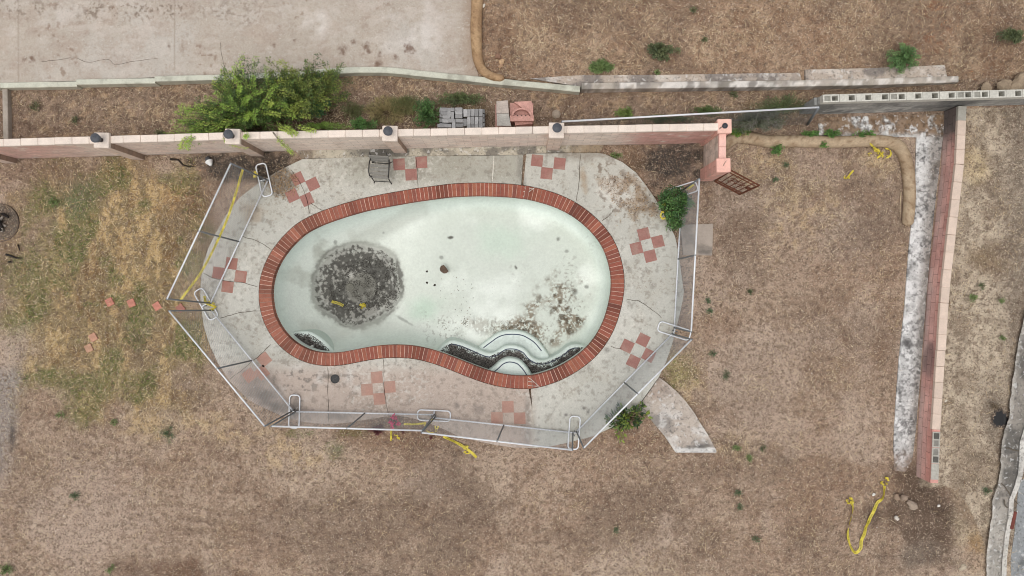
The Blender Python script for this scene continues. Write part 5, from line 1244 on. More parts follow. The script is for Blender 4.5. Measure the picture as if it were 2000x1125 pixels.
# gutter on the right edge
def gutter():
    left = [(2030,520),(2000,617),(1992,654),(1981,719),(1975,759),(1970.7,816),(1956.5,862),(1954,924),(1948,950),(1939,975),(1937,1010),(1932,1047),(1927,1090),(1924,1180)]
    wid = [62, 62, 60, 60, 60, 60, 58, 56, 54, 52, 52, 50, 50, 50]
    prof = [(0, .40), (0, .535), (.07, .545), (.14, .53), (.3, .49), (.5, .48), (.58, .50), (.62, .555), (.80, .56), (.80, .2)]
    L = resample(np.array([(*p, w_) for p, w_ in zip(left, wid)]), 2.5); V = []; C = []
    for (f, z) in prof:
        for (a, b, w_) in L:
            q = P(a + w_ * f, b + 0, z); V.append(tuple(q))
    V = np.array(V); n = len(L); F = [[k_ * n + i, (k_ + 1) * n + i, (k_ + 1) * n + i + 1, k_ * n + i + 1] for k_ in range(len(prof) - 1) for i in range(n - 1)]
    px, py = to_px(V[:, 0], V[:, 1], V[:, 2]); n1 = fbm(px, py, 40, 4, 180); n2 = fbm(px, py, 10, 4, 181); fr = np.repeat([p[0] for p in prof], n)
    c = np.tile(rgb(146, 139, 130), (len(V), 1)); c = mixc(c, rgb(96, 93, 88), sst(.4, .56, n1) * .8 * (fr < .6)); c = mixc(c, rgb(206, 202, 194), sst(.57, .61, fr) * .85); c = mixc(c, rgb(186, 180, 170), sst(.12, .06, fr) * .5); c = mixc(c, rgb(92, 88, 82), sst(.58, .7, n2) * .5)
    c = mixc(c, rgb(190, 184, 174), sst(965, 1000, py) * .5)
    V[:, 0] += (fbm(px, py, 14, 4, 183) - .5) * .07 * (fr < .2); V[:, 2] += (fbm(px, py, 25, 3, 184) - .5) * .02
    o = mkobj('drainage_gutter', V, F, M_stain, col=c, origin=tuple(P(1955, 900, .4))); tag(o, kind='structure')
    line_mesh('crack', [[(1953,870),(1975,878),(1992,880)],[(1940,960),(1955,945),(1972,965),(1990,985)],[(1960,975),(1966,990),(1985,992)]], .03, .53, M_crack, o)
    def road_col(px, py):
        n_ = fbm(px, py, 30, 4, 182); return mixc(np.tile(rgb(140, 142, 142), (len(px), 1)), rgb(96, 98, 98), sst(.5, .64, n_) * .7)
    o = sheet('road', [[(1990,940),(2080,900),(2080,1200),(1976,1200),(1974,1090),(1982,1040)]], .46, .1, .05, road_col, M_stain); tag(o, kind='structure')
    m = MB(); q = P(1979, 1016, .55); m.box((q.x, q.y, .555), (.09, .46, .05), -.22, rgb(112, 64, 56), .015); m.box((q.x + .06, q.y + .1, .55), (.02, .3, .04), -.25, rgb(214, 210, 204), .008)
    tag(m.build('broken_brick', M_stone, origin=(q.x, q.y, .53)), 'red and white broken block lying on the gutter edge at the right', 'brick')
gutter()

# ------------------------------------------------------------------ caution tape
fc = bpy.data.curves.new('caution_text', 'FONT'); fc.body = 'CAUTION'; fc.size = .062; fc.align_x = 'LEFT'; fc.align_y = 'CENTER'; fc.resolution_u = 2
fo = bpy.data.objects.new('caution_text', fc); COL.objects.link(fo); bpy.context.view_layer.update()
me = fo.evaluated_get(bpy.context.evaluated_depsgraph_get()).to_mesh()
TV = np.array([tuple(v.co) for v in me.vertices]); TF = [list(p.vertices) for p in me.polygons]; bpy.data.objects.remove(fo); bpy.data.curves.remove(fc)
YEL = rgb(212, 194, 72)
def tape(path, label, rolls=0.6, width=.075, bunches=(), col=YEL, flat=False, seed=1):
    """path: (px,py,z) points"""
    r = random.Random(seed); p0 = P(*path[0]); t = empty('caution_tape', (p0.x, p0.y, p0.z), label, 'caution tape')
    pts = np.array([tuple(P(*q)) for q in path]); pts = resample(catmull(pts, 8), .02); n = len(pts); s = np.arange(n) * .02
    tg = np.gradient(pts, axis=0); tg /= np.linalg.norm(tg, axis=1)[:, None] + 1e-9
    side = np.cross(tg, (0, 0, 1)); side /= np.linalg.norm(side, axis=1)[:, None] + 1e-9; up = np.cross(side, tg)
    roll = (fbm(s, s * 0 + seed, .45, 2, seed) - .5) * 2 * rolls * 2.2
    sv = side * np.cos(roll)[:, None] + up * np.abs(np.sin(roll))[:, None]
    lift = np.abs(np.sin(roll)) * width * .5 + .012
    pts[:, 2] += lift
    A = pts - sv * width / 2; B = pts + sv * width / 2; nrm = np.cross(sv, tg); nrm *= np.sign(nrm[:, 2:3] + 1e-9)
    V = []; F = []
    for j in range(5): V.append(A + (B - A) * j / 4)
    V = np.vstack(V)
    for j in range(4):
        for i in range(n - 1): F.append([j * n + i, j * n + i + 1, (j + 1) * n + i + 1, (j + 1) * n + i])
    C = np.tile(col, (len(V), 1)); mkobj('ribbon', V, F, M_tape, t, col=C)
    Lt = s[-1]; LV = []; LF = []; u0 = .06; tl = TV[:, 0].max()
    while u0 + tl < Lt:
        uu = np.clip((u0 + TV[:, 0]) / .02, 0, n - 1.001); i = uu.astype(int); f = (uu - i)[:, None]
        c_ = pts[i] * (1 - f) + pts[i + 1] * f; sd = sv[i] * (1 - f) + sv[i + 1] * f; nn_ = nrm[i]
        b = len(LV); LV += (c_ - sd * TV[:, 1:2] + nn_ * .003).tolist(); LF += [[b + q for q in f_] for f_ in TF]; u0 += tl + .10
    if LV: mkobj('lettering', LV, LF, M_ink, t)
    for bi, (x, y, z, rad) in enumerate(bunches):
        q = P(x, y, z); m = MB()
        for kk in range(5):
            a = r.uniform(0, 6.28); pp = []
            for e in range(7):
                a += r.uniform(-1.1, 1.1); base = pp[-1] if pp else Vector((q.x, q.y, z + .03))
                pp.append(base + Vector((math.cos(a), math.sin(a), r.uniform(-.3, .3))) * rad * .55)
                pp[-1].z = min(max(pp[-1].z, z + .01), z + .12); 
                dv = pp[-1] - Vector((q.x, q.y, pp[-1].z))
                if dv.length > rad: pp[-1] -= dv * (1 - rad / dv.length)
            V = []
            for e, pnt in enumerate(pp):
                wv = Vector((r.uniform(-1, 1), r.uniform(-1, 1), r.uniform(-.6, .6))).normalized() * width * .45; V += [pnt - wv, pnt + wv]
            m.add(V, [[2 * e, 2 * e + 1, 2 * e + 3, 2 * e + 2] for e in range(6)], np.clip(col * r.uniform(.85, 1.1), 0, 1))
        m.build('knot', M_tape, t)
    return t
tape([(1660,978,.02),(1665,993,.02),(1656,1028,.02),(1656,1050,.02),(1661,1068,.02),(1670,1079,.02),(1680,1070,.02),(1681,1056,.02),(1687,1042,.02),(1690,1028,.02),(1700,1009,.02),(1712,983,.02),(1723,970,.02),(1726,948,.02)], 'long yellow caution tape lying in a U on the bare soil at the lower right', .85, .072, bunches=[(1659,978,.02,.08),(1727,939,.02,.10)], seed=3)
tape([(475,331,1.1),(459,384,1.15),(440,438,1.1),(398,524,.9),(353,586,1.0)], 'yellow caution tape stretched along the upper left fence panel', .25, .055, seed=5)
tape([(866,852,.03),(888,862,.03),(905,872,.03),(919,882,.03),(931,893,.03)], 'yellow caution tape trailing from the bottom fence onto the soil', .45, .07, bunches=[(913,878,.03,.10)], seed=8)
tape([(789,828,.9),(810,828,.9),(832,826,.9)], 'short yellow caution tape tied between the bottom fence and its middle stand', .4, .05, bunches=[(843,832,.4,.17)], seed=9)
tape([(765,838,.4),(764,848,.2),(764,858,.05)], 'small yellow caution tape hanging below the pink flowers', .4, .05, bunches=[(772,857,.02,.11)], seed=10)
tape([(1697,268,.14),(1700,281,.19),(1707,288,.16),(1716,293,.05),(1719,303,.03),(1712,309,.03)], 'crumpled yellow caution tape draped over the tan wattle', .5, .06, bunches=[(1706,301,.02,.13),(1729,299,.02,.13)], seed=11)
tape([(1651,350,.03),(1658,342,.03),(1666,333,.03)], 'small yellow scrap of caution tape in the straw left of the wattle', .7, .05, bunches=[(1653,347,.02,.06)], seed=12)
tape([(1289,401,.7),(1295,401,.7),(1300,399,.65)], 'yellow tape scraps caught in the green shrub by the right fence', .3, .06, bunches=[(1299,420,.45,.12)], seed=13)
tape([(648,589,-1.80),(660,592,-1.80),(671,597,-1.80)], 'yellow tape scrap in the left of the dark pool bowl', .3, .08, seed=14, col=YEL * .6)
tape([(703,594,-1.80),(709,597,-1.80),(713,597,-1.80)], 'yellow tape scrap in the right of the dark pool bowl', .3, .07, bunches=[(709,597,-1.82,.07)], seed=15, col=YEL * .7)
tape([(400,578,.12),(404,592,.2),(416,597,.16),(423,600,.12)], 'yellow caution tape tangled in the left fence stand', .5, .06, bunches=[(413,597,.13,.12)], seed=16)
tape([(1341,369,.5),(1347,366,.6),(1354,360,.7)], 'yellow tape tied inside the right fence panel above the shrub', .3, .06, seed=17)
tape([(499,334,.4),(498,340,.5),(497,346,.5)], 'short yellow tape tied at the top left fence stand', .4, .06, bunches=[(499,342,.4,.06)], seed=18)

# ------------------------------------------------------------------ plants
def leaves(Pt, Dr, L, Wd, up, cols, fold=.25):
    n = len(Pt); Dr = Dr / (np.linalg.norm(Dr, axis=1)[:, None] + 1e-9)
    sd = np.cross(Dr, up); sd /= np.linalg.norm(sd, axis=1)[:, None] + 1e-9; nn_ = np.cross(sd, Dr)
    L = L[:, None]; Wd = Wd[:, None]
    mid = Pt + Dr * L * .45 - nn_ * Wd * fold
    V = np.stack([Pt, Pt + Dr * L * .45 + sd * Wd * .5, Pt + Dr * L, Pt + Dr * L * .45 - sd * Wd * .5], 1).reshape(-1, 3)
    F = (np.arange(n)[:, None] * 4 + np.array([0, 1, 2, 3])).tolist(); C = np.repeat(cols, 4, 0); return V, F, C
def plant(name, label, cat, base, tips, leaf=(.05, .016), per=60, cols=None, arch=.25, stem_r=.008, stem_col=rgb(92, 80, 58), group=None, start=.15, droop=0.0, spread=.05, seed=1, cmin=.75, root=None, basej=0.0):
    r = np.random.default_rng(seed); b = np.array(P(*base)); t = root or empty(name, tuple(b), label, cat, group)
    cols = 1.55 * np.array(cols if cols is not None else [rgb(74, 100, 40), rgb(58, 82, 38), rgb(110, 140, 50)])
    cols = cols * .86 + cols.mean(1)[:, None] * .14
    AP = []; AD = []; AC = []; sm = MB()
    for tp_ in tips:
        if isinstance(tp_[0], (tuple, list)): path = [np.array(P(*q)) for q in tp_]; cv = catmull(path, 8); ci = None
        else:
            e = np.array(P(*tp_[:3])); b0 = b; b = b0 + np.array([r.normal() * basej, r.normal() * basej * .6, 0]); mid = (b + e) / 2 + np.array([r.normal() * (.04 + basej * .4), r.normal() * (.04 + basej * .4), arch * np.linalg.norm(e - b)]); u = np.linspace(0, 1, 14)[:, None]
            cv = (1 - u) ** 2 * b + 2 * u * (1 - u) * mid + u ** 2 * e; b = b0
        if stem_r: sm.tube(cv, list(np.linspace(stem_r, stem_r * .3, len(cv))), 4, stem_col, caps=False)
        n = int(per * r.uniform(.7, 1.3)); u = start + (1 - start) * r.random(n) ** .8; x = u * (len(cv) - 1.001); i = x.astype(int); f = (x - i)[:, None]
        pos = cv[i] * (1 - f) + cv[i + 1] * f; tg = cv[i + 1] - cv[i]; tg /= np.linalg.norm(tg, axis=1)[:, None] + 1e-9
        rd = r.normal(size=(n, 3)); rd -= tg * (rd * tg).sum(1)[:, None]; rd /= np.linalg.norm(rd, axis=1)[:, None] + 1e-9
        AP.append(pos + rd * spread * r.random(n)[:, None]); AD.append(tg * .7 + rd * .9 - np.array([0, 0, droop]))
        cc = cols[r.integers(0, len(cols))]; cc2 = cols[r.integers(0, len(cols), n)]
        AC.append((cc * .6 + cc2 * .4) * r.uniform(cmin, 1.15, (n, 1)))
    Pt = np.vstack(AP); Dr = np.vstack(AD); n = len(Pt); L = leaf[0] * r.uniform(.6, 1.3, n); Wd = leaf[1] * r.uniform(.7, 1.3, n)
    up = r.normal(size=(n, 3)) * .6 + np.array([0, 0, 1.])
    V, F, C = leaves(Pt, Dr, L, Wd, up, np.vstack(AC)); mkobj('foliage' if root is None else 'spray', V, F, M_leaf, t, col=np.clip(C, 0, 1))
    if stem_r and sm.v: sm.build('stem', M_stem, t)
    return t
def tips_in(cx, cy, rx, ry, z0, z1, n, seed, rot=0):
    r = np.random.default_rng(seed); out = []
    for _ in range(n):
        a = r.uniform(0, 2 * math.pi); q = math.sqrt(r.random()); dx = rx * q * math.cos(a); dy = ry * q * math.sin(a)
        c_, s_ = math.cos(math.radians(rot)), math.sin(math.radians(rot)); out.append((cx + dx * c_ - dy * s_, cy + dx * s_ + dy * c_, z0 + (z1 - z0) * (1 - q * q * .7) * r.uniform(.6, 1)))
    return out
# big bush
LG = [rgb(98, 128, 44), rgb(110, 138, 48), rgb(76, 104, 40), rgb(60, 88, 38), rgb(128, 142, 58)]; DG = [rgb(60, 82, 38), rgb(72, 94, 42), rgb(48, 68, 34), rgb(104, 116, 46)]
tb = []
for (x, y, z) in [(345,260,.8),(352,238,.9),(365,222,1.0),(380,205,.9),(400,190,1.1),(415,160,1.2),(440,160,1.3),(455,150,1.4),(432,140,1.0),(476,105,1.7),(470,125,1.6),(500,110,1.6),(520,130,1.5),(350,212,.8),(370,250,.9),(385,240,1.2),(410,225,1.4),(430,205,1.5),(450,190,1.7),(470,170,1.8),(495,150,1.8),(540,165,1.8),(560,205,1.6),(600,200,1.2),(605,228,1.1),(575,232,1.2),(570,250,1.3),(480,235,1.6),(440,245,1.5),(400,262,1.3),(365,275,1.2),(345,283,1.2),(500,215,1.9),(530,200,1.9),(455,130,1.3),(487,190,1.9),(515,175,1.8),(420,180,1.3),(395,215,1.3),(545,225,1.6)]: tb.append((x, y, z))
tb2 = tips_in(480, 205, 100, 66, .5, 1.6, 90, 31) + tips_in(405, 240, 62, 40, .4, 1.2, 60, 32) + tips_in(470, 160, 60, 50, .8, 1.6, 40, 29) + [(430,150,1.3),(445,138,1.4),(462,118,1.5),(480,112,1.6),(490,128,1.6),(505,120,1.6),(412,172,1.2),(425,165,1.3)]
bush = plant('shrub', 'large bright green sprawling shrub with long arching sprays leaning over the pink wall', 'shrub', (490, 238, .07), tb2, (.05, .015), 130, [rgb(58, 82, 36), rgb(48, 70, 32), rgb(70, 96, 38), rgb(86, 110, 42)], .22, .008, spread=.07, start=.2, seed=33, basej=.4)  # inner fill; its darker greens stand in for shade between the sprays
plant('shrub', None, None, (505, 238, .07), tb + [(322,262,.7),(332,240,.7),(342,222,.8),(326,286,.9),(350,205,.8),(338,272,.7),(340,250,.7),(356,228,.8),(372,262,.9),(395,205,.9),(424,150,1.2),(440,146,1.2),(350,290,1.0),(362,282,1.1),(388,282,1.3),(415,275,1.4)] + [[(520,245,1.0),(535,262,1.7),(545,275,1.6),(560,290,1.0),(575,302,.35)],[(522,245,1.0),(537,262,1.72),(548,276,1.55),(562,289,1.0),(572,299,.5)],[(540,235,1.2),(560,250,1.72),(580,262,1.74)],[(560,240,1.2),(590,250,1.7),(615,256,1.74)],[(400,262,1.3),(374,270,1.7),(366,290,1.4)],[(380,262,1.3),(363,272,1.72),(352,290,1.3)],[(478,245,1.5),(481,262,1.75),(479,268,1.7)],[(440,250,1.5),(436,268,1.7),(452,280,1.5),(480,288,1.2)],[(520,240,1.5),(550,250,1.7),(572,262,1.72)]],
      (.055, .012), 190, [rgb(122, 154, 46), rgb(140, 168, 50), rgb(106, 138, 44), rgb(156, 168, 62), rgb(90, 124, 42)], .30, .008, spread=.045, start=.35, seed=34, root=bush, basej=.34)
plant('dry_weed', 'dead brown weed beside the dark hole next to the concrete gutter', 'weeds', (1945, 795, .45), tips_in(1943, 794, 13, 7, .5, .65, 12, 23), (.05, .008), 24, [rgb(84, 72, 56), rgb(110, 94, 72)], .2, .004, stem_col=rgb(70, 58, 46), spread=.04, seed=22)
plant('shrub', 'dense dark green shrub with yellowish tips right behind the bright sprawling one', 'shrub', (590, 195, .07), tips_in(580, 175, 90, 58, .5, 1.7, 90, 34) + [(625,104,1.5),(640,125,1.5),(668,130,1.4),(672,125,1.3),(655,140,1.3),(680,180,.6),(690,156,.5),(675,190,.5),(545,120,1.6),(520,112,1.6),(600,118,1.5),(660,172,.8)], (.05, .022), 190, DG + [rgb(140, 150, 54)], .2, .010, spread=.08, start=.2, seed=35, basej=.4)
plant('shrub', 'low blue green shrub at the right foot of the dark one in the strip', 'shrub', (622, 213, .07), tips_in(625, 210, 26, 22, .3, .8, 26, 36), (.045, .03), 70, [rgb(52, 86, 52), rgb(70, 104, 64)], .2, .008, spread=.05, seed=37)
plant('weed_patch', 'bright green low weeds along the back of the pink wall below the shrubs', 'weeds', (630, 248, .07), [(580,247,1.0),(600,246,1.0),(620,249,1.2),(640,246,1.1),(660,248,1.3),(672,250,1.5),(690,253,1.6),(590,252,1.4),(650,253,1.5)] + tips_in(640, 246, 55, 6, .3, .9, 16, 38), (.04, .012), 90, LG[:3], .2, .006, spread=.05, seed=39)
plant('weed_patch', 'mid green bushy weed behind the wall left of the lamp above the chair', 'weeds', (708, 243, .07), tips_in(708, 242, 30, 13, .3, .8, 28, 40), (.04, .02), 80, [rgb(64, 100, 46), rgb(84, 118, 56)], .2, .006, spread=.05, seed=41)
plant('weed_patch', 'leafy green bush pressed against the left side of the paver stack', 'shrub', (836, 222, .07), tips_in(834, 220, 32, 30, .3, .75, 40, 42), (.04, .02), 110, [rgb(66, 98, 48), rgb(84, 116, 58), rgb(56, 82, 44)], .2, .007, spread=.06, seed=43)
plant('weed_patch', 'dark ground hugging weeds above the paver stack below the curb', 'weeds', (900, 195, .07), tips_in(890, 194, 62, 14, .1, .35, 46, 44), (.035, .018), 70, [rgb(84, 96, 54), rgb(96, 110, 64), rgb(68, 78, 48)], .2, .005, spread=.06, seed=45)
plant('grass_clump', 'straw coloured drooping grass clump in the strip between the curb and the wall', 'grass clump', (755, 222, .07), [(x, y, .15) for x, y in [(715,215),(722,205),(735,196),(750,192),(765,195),(780,200),(790,215),(785,230),(770,238),(750,240),(735,235),(725,225),(800,205),(810,215),(760,205),(742,212)]] * 2, (.13, .010), 90, [rgb(122, 110, 68), rgb(98, 94, 56), rgb(146, 130, 86)], .3, .003, spread=.06, seed=46)
plant('grass_clump', 'olive grass tuft left of the leafy bush by the paver stack', 'grass clump', (790, 205, .07), tips_in(790, 205, 34, 18, .1, .35, 34, 27), (.10, .010), 70, [rgb(94, 100, 56), rgb(112, 108, 64), rgb(80, 86, 50)], .3, .003, spread=.05, seed=26)
plant('grass_clump', 'thin olive weeds between the dark shrub and the drooping grass clump', 'grass clump', (690, 215, .07), tips_in(690, 215, 30, 18, .1, .3, 24, 25), (.08, .010), 50, [rgb(94, 96, 58), rgb(84, 90, 52)], .3, .003, spread=.05, seed=24)
# plants along the old fence
plant('brush', 'dark tangled brush growing through the old chain link fence by the pink corner pillar', 'shrub', (1470, 240, .05), tips_in(1480, 238, 62, 22, .3, 1.0, 90, 47, -5), (.04, .016), 100, [rgb(86, 92, 70), rgb(70, 78, 56), rgb(104, 104, 88), rgb(112, 106, 100)], .2, .006, spread=.06, seed=48)
plant('brush', 'olive weeds behind the old chain link fence toward the grey wall', 'weeds', (1520, 212, .07), tips_in(1525, 205, 68, 18, .2, .6, 70, 49, -5) + [(1551,178,.4),(1552,185,.5),(1515,190,.4)], (.035, .016), 60, [rgb(84, 96, 54), rgb(98, 108, 66), rgb(68, 80, 48)], .2, .005, spread=.07, seed=50)
plant('weed', 'yellow green leafy weed at the left end of the old chain link fence', 'weeds', (1222, 222, .07), tips_in(1220, 222, 20, 11, .1, .4, 20, 51) + [(1227,208,.4)], (.04, .02), 50, [rgb(88, 112, 46), rgb(116, 134, 60)], .2, .005, spread=.05, seed=52)
plant('weed', 'green weeds along the middle of the old chain link fence', 'weeds', (1370, 218, .07), tips_in(1378, 217, 34, 10, .1, .35, 28, 53) , (.035, .016), 50, [rgb(72, 92, 44), rgb(92, 110, 60)], .2, .005, spread=.05, seed=54)
plant('weed', 'thin dark weed strip behind the pink cap between pillar and corner', 'weeds', (1300, 232, .07), tips_in(1300, 234, 70, 8, .1, .4, 36, 55), (.035, .016), 44, [rgb(64, 80, 42), rgb(84, 96, 56)], .2, .005, spread=.05, seed=56)
plant('weed', 'bright green weed hanging over the tan wattle beside the corner pillar', 'weeds', (1448, 258, .1), tips_in(1446, 258, 22, 9, .15, .4, 20, 57), (.045, .03), 40, [rgb(80, 118, 40), rgb(120, 140, 48), rgb(64, 96, 40)], .2, .005, spread=.05, seed=58)
for i, (x, y, rx, ry, lb) in enumerate([(1582,261,17,8,'green weed behind the wattle at the left end of the whitened dirt'),(1624,262,18,9,'green weed with a pale stalk behind the wattle'),(1692,263,30,7,'wide green weed behind the wattle next to the draped tape'),(1518,290,14,13,'green weed growing from the lower side of the wattle'),(1608,282,8,6,'tiny green sprig on the lower side of the wattle')]):
    plant('weed', lb, 'weeds', (x, y, .05), tips_in(x, y, rx, ry, .1, .3, 16, 60 + i), (.04, .026), 34, [rgb(76, 114, 46), rgb(96, 134, 58), rgb(60, 92, 42)], .2, .004, spread=.05, seed=70 + i)
# shrub at the right fence
plant('shrub', 'dark green leafy shrub with yellow tape caught in it at the right fence', 'shrub', (1322, 400, 0), tips_in(1313, 396, 27, 36, .5, 1.3, 50, 80) + tips_in(1318, 440, 12, 18, .2, .6, 14, 81) + [(1293,378,.9),(1290,400,.9),(1340,410,.9),(1343,395,.9)], (.055, .035), 75, [rgb(52, 84, 40), rgb(66, 102, 48), rgb(44, 70, 38), rgb(84, 116, 54)], .2, .010, spread=.08, seed=82, basej=.2)
plant('agave_plant', 'broad leaved dark green plant in the angle between deck and curved path', 'plant', (1228, 815, .0), tips_in(1222, 812, 44, 26, .2, .5, 34, 83, -20) + [(1268,810,.35),(1205,850,.2),(1212,860,.2),(1245,800,.4),(1248,830,.3)], (.13, .05), 12, [rgb(48, 70, 34), rgb(62, 84, 36), rgb(40, 60, 34), rgb(120, 134, 40)], .25, .010, spread=.05, seed=84, start=.4)
# flowers behind the fence
plant('flowering_plant', 'dark red leaved small plant at the fence foot left of the pink flowers', 'plant', (735, 838, 0), tips_in(735, 838, 16, 12, .05, .25, 16, 85), (.05, .02), 30, [rgb(84, 36, 40), rgb(104, 44, 48), rgb(64, 34, 36)], .2, .004, spread=.04, seed=86)
fl = plant('flowering_plant', 'small plant with bright pink flowers on the soil behind the bottom fence', 'plant', (770, 828, 0), tips_in(770, 824, 12, 12, .1, .45, 12, 87), (.04, .02), 16, [rgb(70, 70, 48), rgb(90, 60, 56)], .2, .005, spread=.03, seed=88)
pr = np.random.default_rng(5); Pt = []; 
for (x, y) in [(769,813),(768,817),(777,826),(779,828),(764,830),(766,826),(763,824),(765,836),(771,815)]:
    c_ = np.array(P(x, y, .42)); 
    for _ in range(9): Pt.append(c_ + pr.normal(size=3) * .022)
Pt = np.array(Pt); nP = len(Pt); V, F, C = leaves(Pt, pr.normal(size=(nP, 3)), np.full(nP, .05), np.full(nP, .035), np.tile([0, 0, 1.], (nP, 1)) + pr.normal(size=(nP, 3)) * .4, np.tile(rgb(206, 60, 110), (nP, 1))); mkobj('blossom', V, F, M_leaf, fl, col=C)
plant('flowering_plant', 'tiny dark red weed at the bottom fence left of the trailing tape', 'plant', (783, 842, 0), tips_in(785, 842, 6, 4, .03, .12, 6, 89), (.035, .014), 14, [rgb(84, 36, 40)], .2, .003, spread=.02, seed=90)
plant('flowering_plant', 'small dark red weed near the start of the trailing tape', 'plant', (843, 850, 0), tips_in(843, 850, 9, 5, .03, .12, 8, 91), (.035, .014), 14, [rgb(92, 40, 44)], .2, .003, spread=.02, seed=92)
# weeds on open soil
WEEDS = [(328,848,16,18,1,'largest dark green triangular weed on the bare soil below the lawn'),(148,969,12,10,1,'lone dark green weed on bare soil at the lower left'),(12,1112,20,12,0,'green weed at the bottom left corner'),(215,1110,8,12,0,'green and ochre weed at the bottom edge left of the dark soil'),(1765,115,37,32,2,'bushy grey green shrub on the brown slope at the upper right'),(1293,100,36,18,3,'olive low bush in the middle of the upper brown slope'),(1175,130,25,14,0,'bright green low bush at the foot of the upper slope'),(1975,70,28,14,3,'sparse olive bush at the right edge of the upper slope'),(1420,734,9,12,1,'dark green weed right of the curved path, the biggest there'),(1392,690,7,6,1,'green weed just right of the fence corner, lower'),(1386,608,6,6,1,'bright green weed below a fainter one right of the fence'),(1383,588,5,6,1,'faint green weed right of the fence, above a brighter one'),(1437,875,10,7,0,'green weed right of the end of the curved path'),(1464,896,10,8,0,'double green weed farther right of the path end'),(1441,963,8,7,1,'green weed on the lower right soil, upper of a pair'),(1446,992,7,9,1,'green weed on the lower right soil, lower of a pair'),(1203,1034,5,6,1,'tiny dark green sprout in the middle of the bottom soil'),(1476,1054,7,10,1,'dark green weed near the bottom right soil'),(1900,583,12,8,0,'bright green weed on the strip right of the red faced wall'),(1956,586,5,4,0,'tiny green sprout at the far right of that strip'),(1959,660,6,4,0,'small green sprout by the gutter'),(1928,958,8,9,1,'dark green weed where the gutter breaks'),(1918,558,7,8,3,'small olive tuft above the bright weed on the right strip'),(1465,570,8,5,3,'dark thistle like weed in the right yard'),(68,207,12,12,3,'dark weed in the left planting strip'),(145,235,9,9,3,'olive weed in the middle of the left planting strip'),(310,260,12,6,3,'dark weed at the back of the wall near the left lamp'),(1203,304,14,6,0,'small green weed at the top right tip of the deck'),(1490,876,6,5,3,'faint olive tuft far right of the path end'),(222,825,7,6,0,'small green weed at the lower edge of the lawn'),(118,810,8,8,0,'bright green tuft at the lower left of the lawn'),(1432,185,10,9,3,'dry olive weed under the whitewashed low wall'),(1283,141,4,4,0,'tiny green sprout above the whitewashed low wall'),(1355,20,7,7,3,'greyish tuft near the top of the upper slope'),(1375,77,7,6,3,'faint olive tuft right of the low bush on the slope'),(105,395,14,8,0,'yellow green weed at the upper left of the lawn'),(1535,322,5,5,1,'small green weed in the soil below the wattle'),(1515,352,5,5,1,'tiny green weed right of the rusty gate')]
WC = [[rgb(84, 106, 54), rgb(104, 122, 66)], [rgb(66, 88, 56), rgb(80, 98, 66)], [rgb(84, 116, 62), rgb(104, 134, 74), rgb(66, 96, 54)], [rgb(82, 92, 56), rgb(98, 104, 66), rgb(68, 78, 50)]]
for i, (x, y, rx, ry, k_, lb) in enumerate(WEEDS):
    q = P(x, y, 0); z0 = float(ground_h(np.array([q.x]), np.array([q.y]))[0]); big = rx > 22
    plant('weed' if not big else 'shrub', lb, 'weeds' if not big else 'shrub', (x, y, z0), tips_in(x, y, rx, ry, z0 + .06, z0 + (.75 if k_ == 2 else .4 if big else .16), 46 if big else max(8, int(rx * 1.3)), 100 + i), (.035, .015) if not big else (.045, .018), 90 if big else 17, WC[k_], .2, .004, group='green weeds in the dry soil', spread=.04, seed=150 + i)

# ------------------------------------------------------------------ stuff: grass blades, straw, litter, pebbles
def scatter_pts(n, dens, seed, box=(-14, 14, -7.9, 7.9)):
    r = np.random.default_rng(seed); X = r.uniform(box[0], box[1], n); Y = r.uniform(box[2], box[3], n); px, py = to_px(X, Y, 0)
    keep = r.random(n) < dens(px, py); dd = inpoly(px, py, DECK_L) | inpoly(px, py, DECK_R) | inpoly(px, py, WALK); keep &= ~dd
    keep &= ~((px < 940) & (py < split_y(px))); keep &= np.abs(py - mid_y(px)) > 7
    return X[keep], Y[keep], r
def blades(name, X, Y, Z, r, Lr, Wr, cols, tilt, lab=None):
    n = len(X); a = r.uniform(0, 2 * np.pi, n); e = r.uniform(*tilt, n); L = r.uniform(*Lr, n); Wd = r.uniform(*Wr, n)
    D = np.column_stack([np.cos(a) * np.cos(e), np.sin(a) * np.cos(e), np.sin(e)]); sd = np.column_stack([-np.sin(a), np.cos(a), np.zeros(n)])
    b = np.column_stack([X, Y, Z]); V = np.stack([b - sd * Wd[:, None] / 2, b + sd * Wd[:, None] / 2, b + D * L[:, None]], 1).reshape(-1, 3)
    C = np.repeat(cols[r.integers(0, len(cols), n)] * r.uniform(.7, 1.2, (n, 1)), 3, 0)
    o = mkobj(name, V, (np.arange(n)[:, None] * 3 + np.arange(3)).tolist(), M_blade, col=np.clip(C, 0, 1)); tag(o, kind='stuff'); return o
def lawn_m(px, py): return blob(px, py, 230, 560, 235, 285, 0, .4, .45, 70, 15) * sst(455, 400, px) * (py > mid_y(px) + 8)
def green_m(px, py): return lawn_m(px, py) * sst(.45, .60, fbm(px, py, 50, 6, 18) + .16 * blob(px, py, 120, 440, 80, 110) + .07 * blob(px, py, 345, 480, 40, 50) + .03 * sst(600, 700, py) - .12 * blob(px, py, 270, 470, 110, 140))
X, Y, r = scatter_pts(120000, lambda a, b: lawn_m(a, b) * (.3 + .7 * sst(.45, .6, fbm(a, b * .35, 20, 5, 16))), 201)
blades('dry_grass', X, Y, ground_h(X, Y), r, (.06, .16), (.007, .016), np.array([rgb(206, 184, 144), rgb(184, 156, 112), rgb(124, 98, 66), rgb(216, 198, 160), rgb(150, 120, 84)]), (.05, .7))
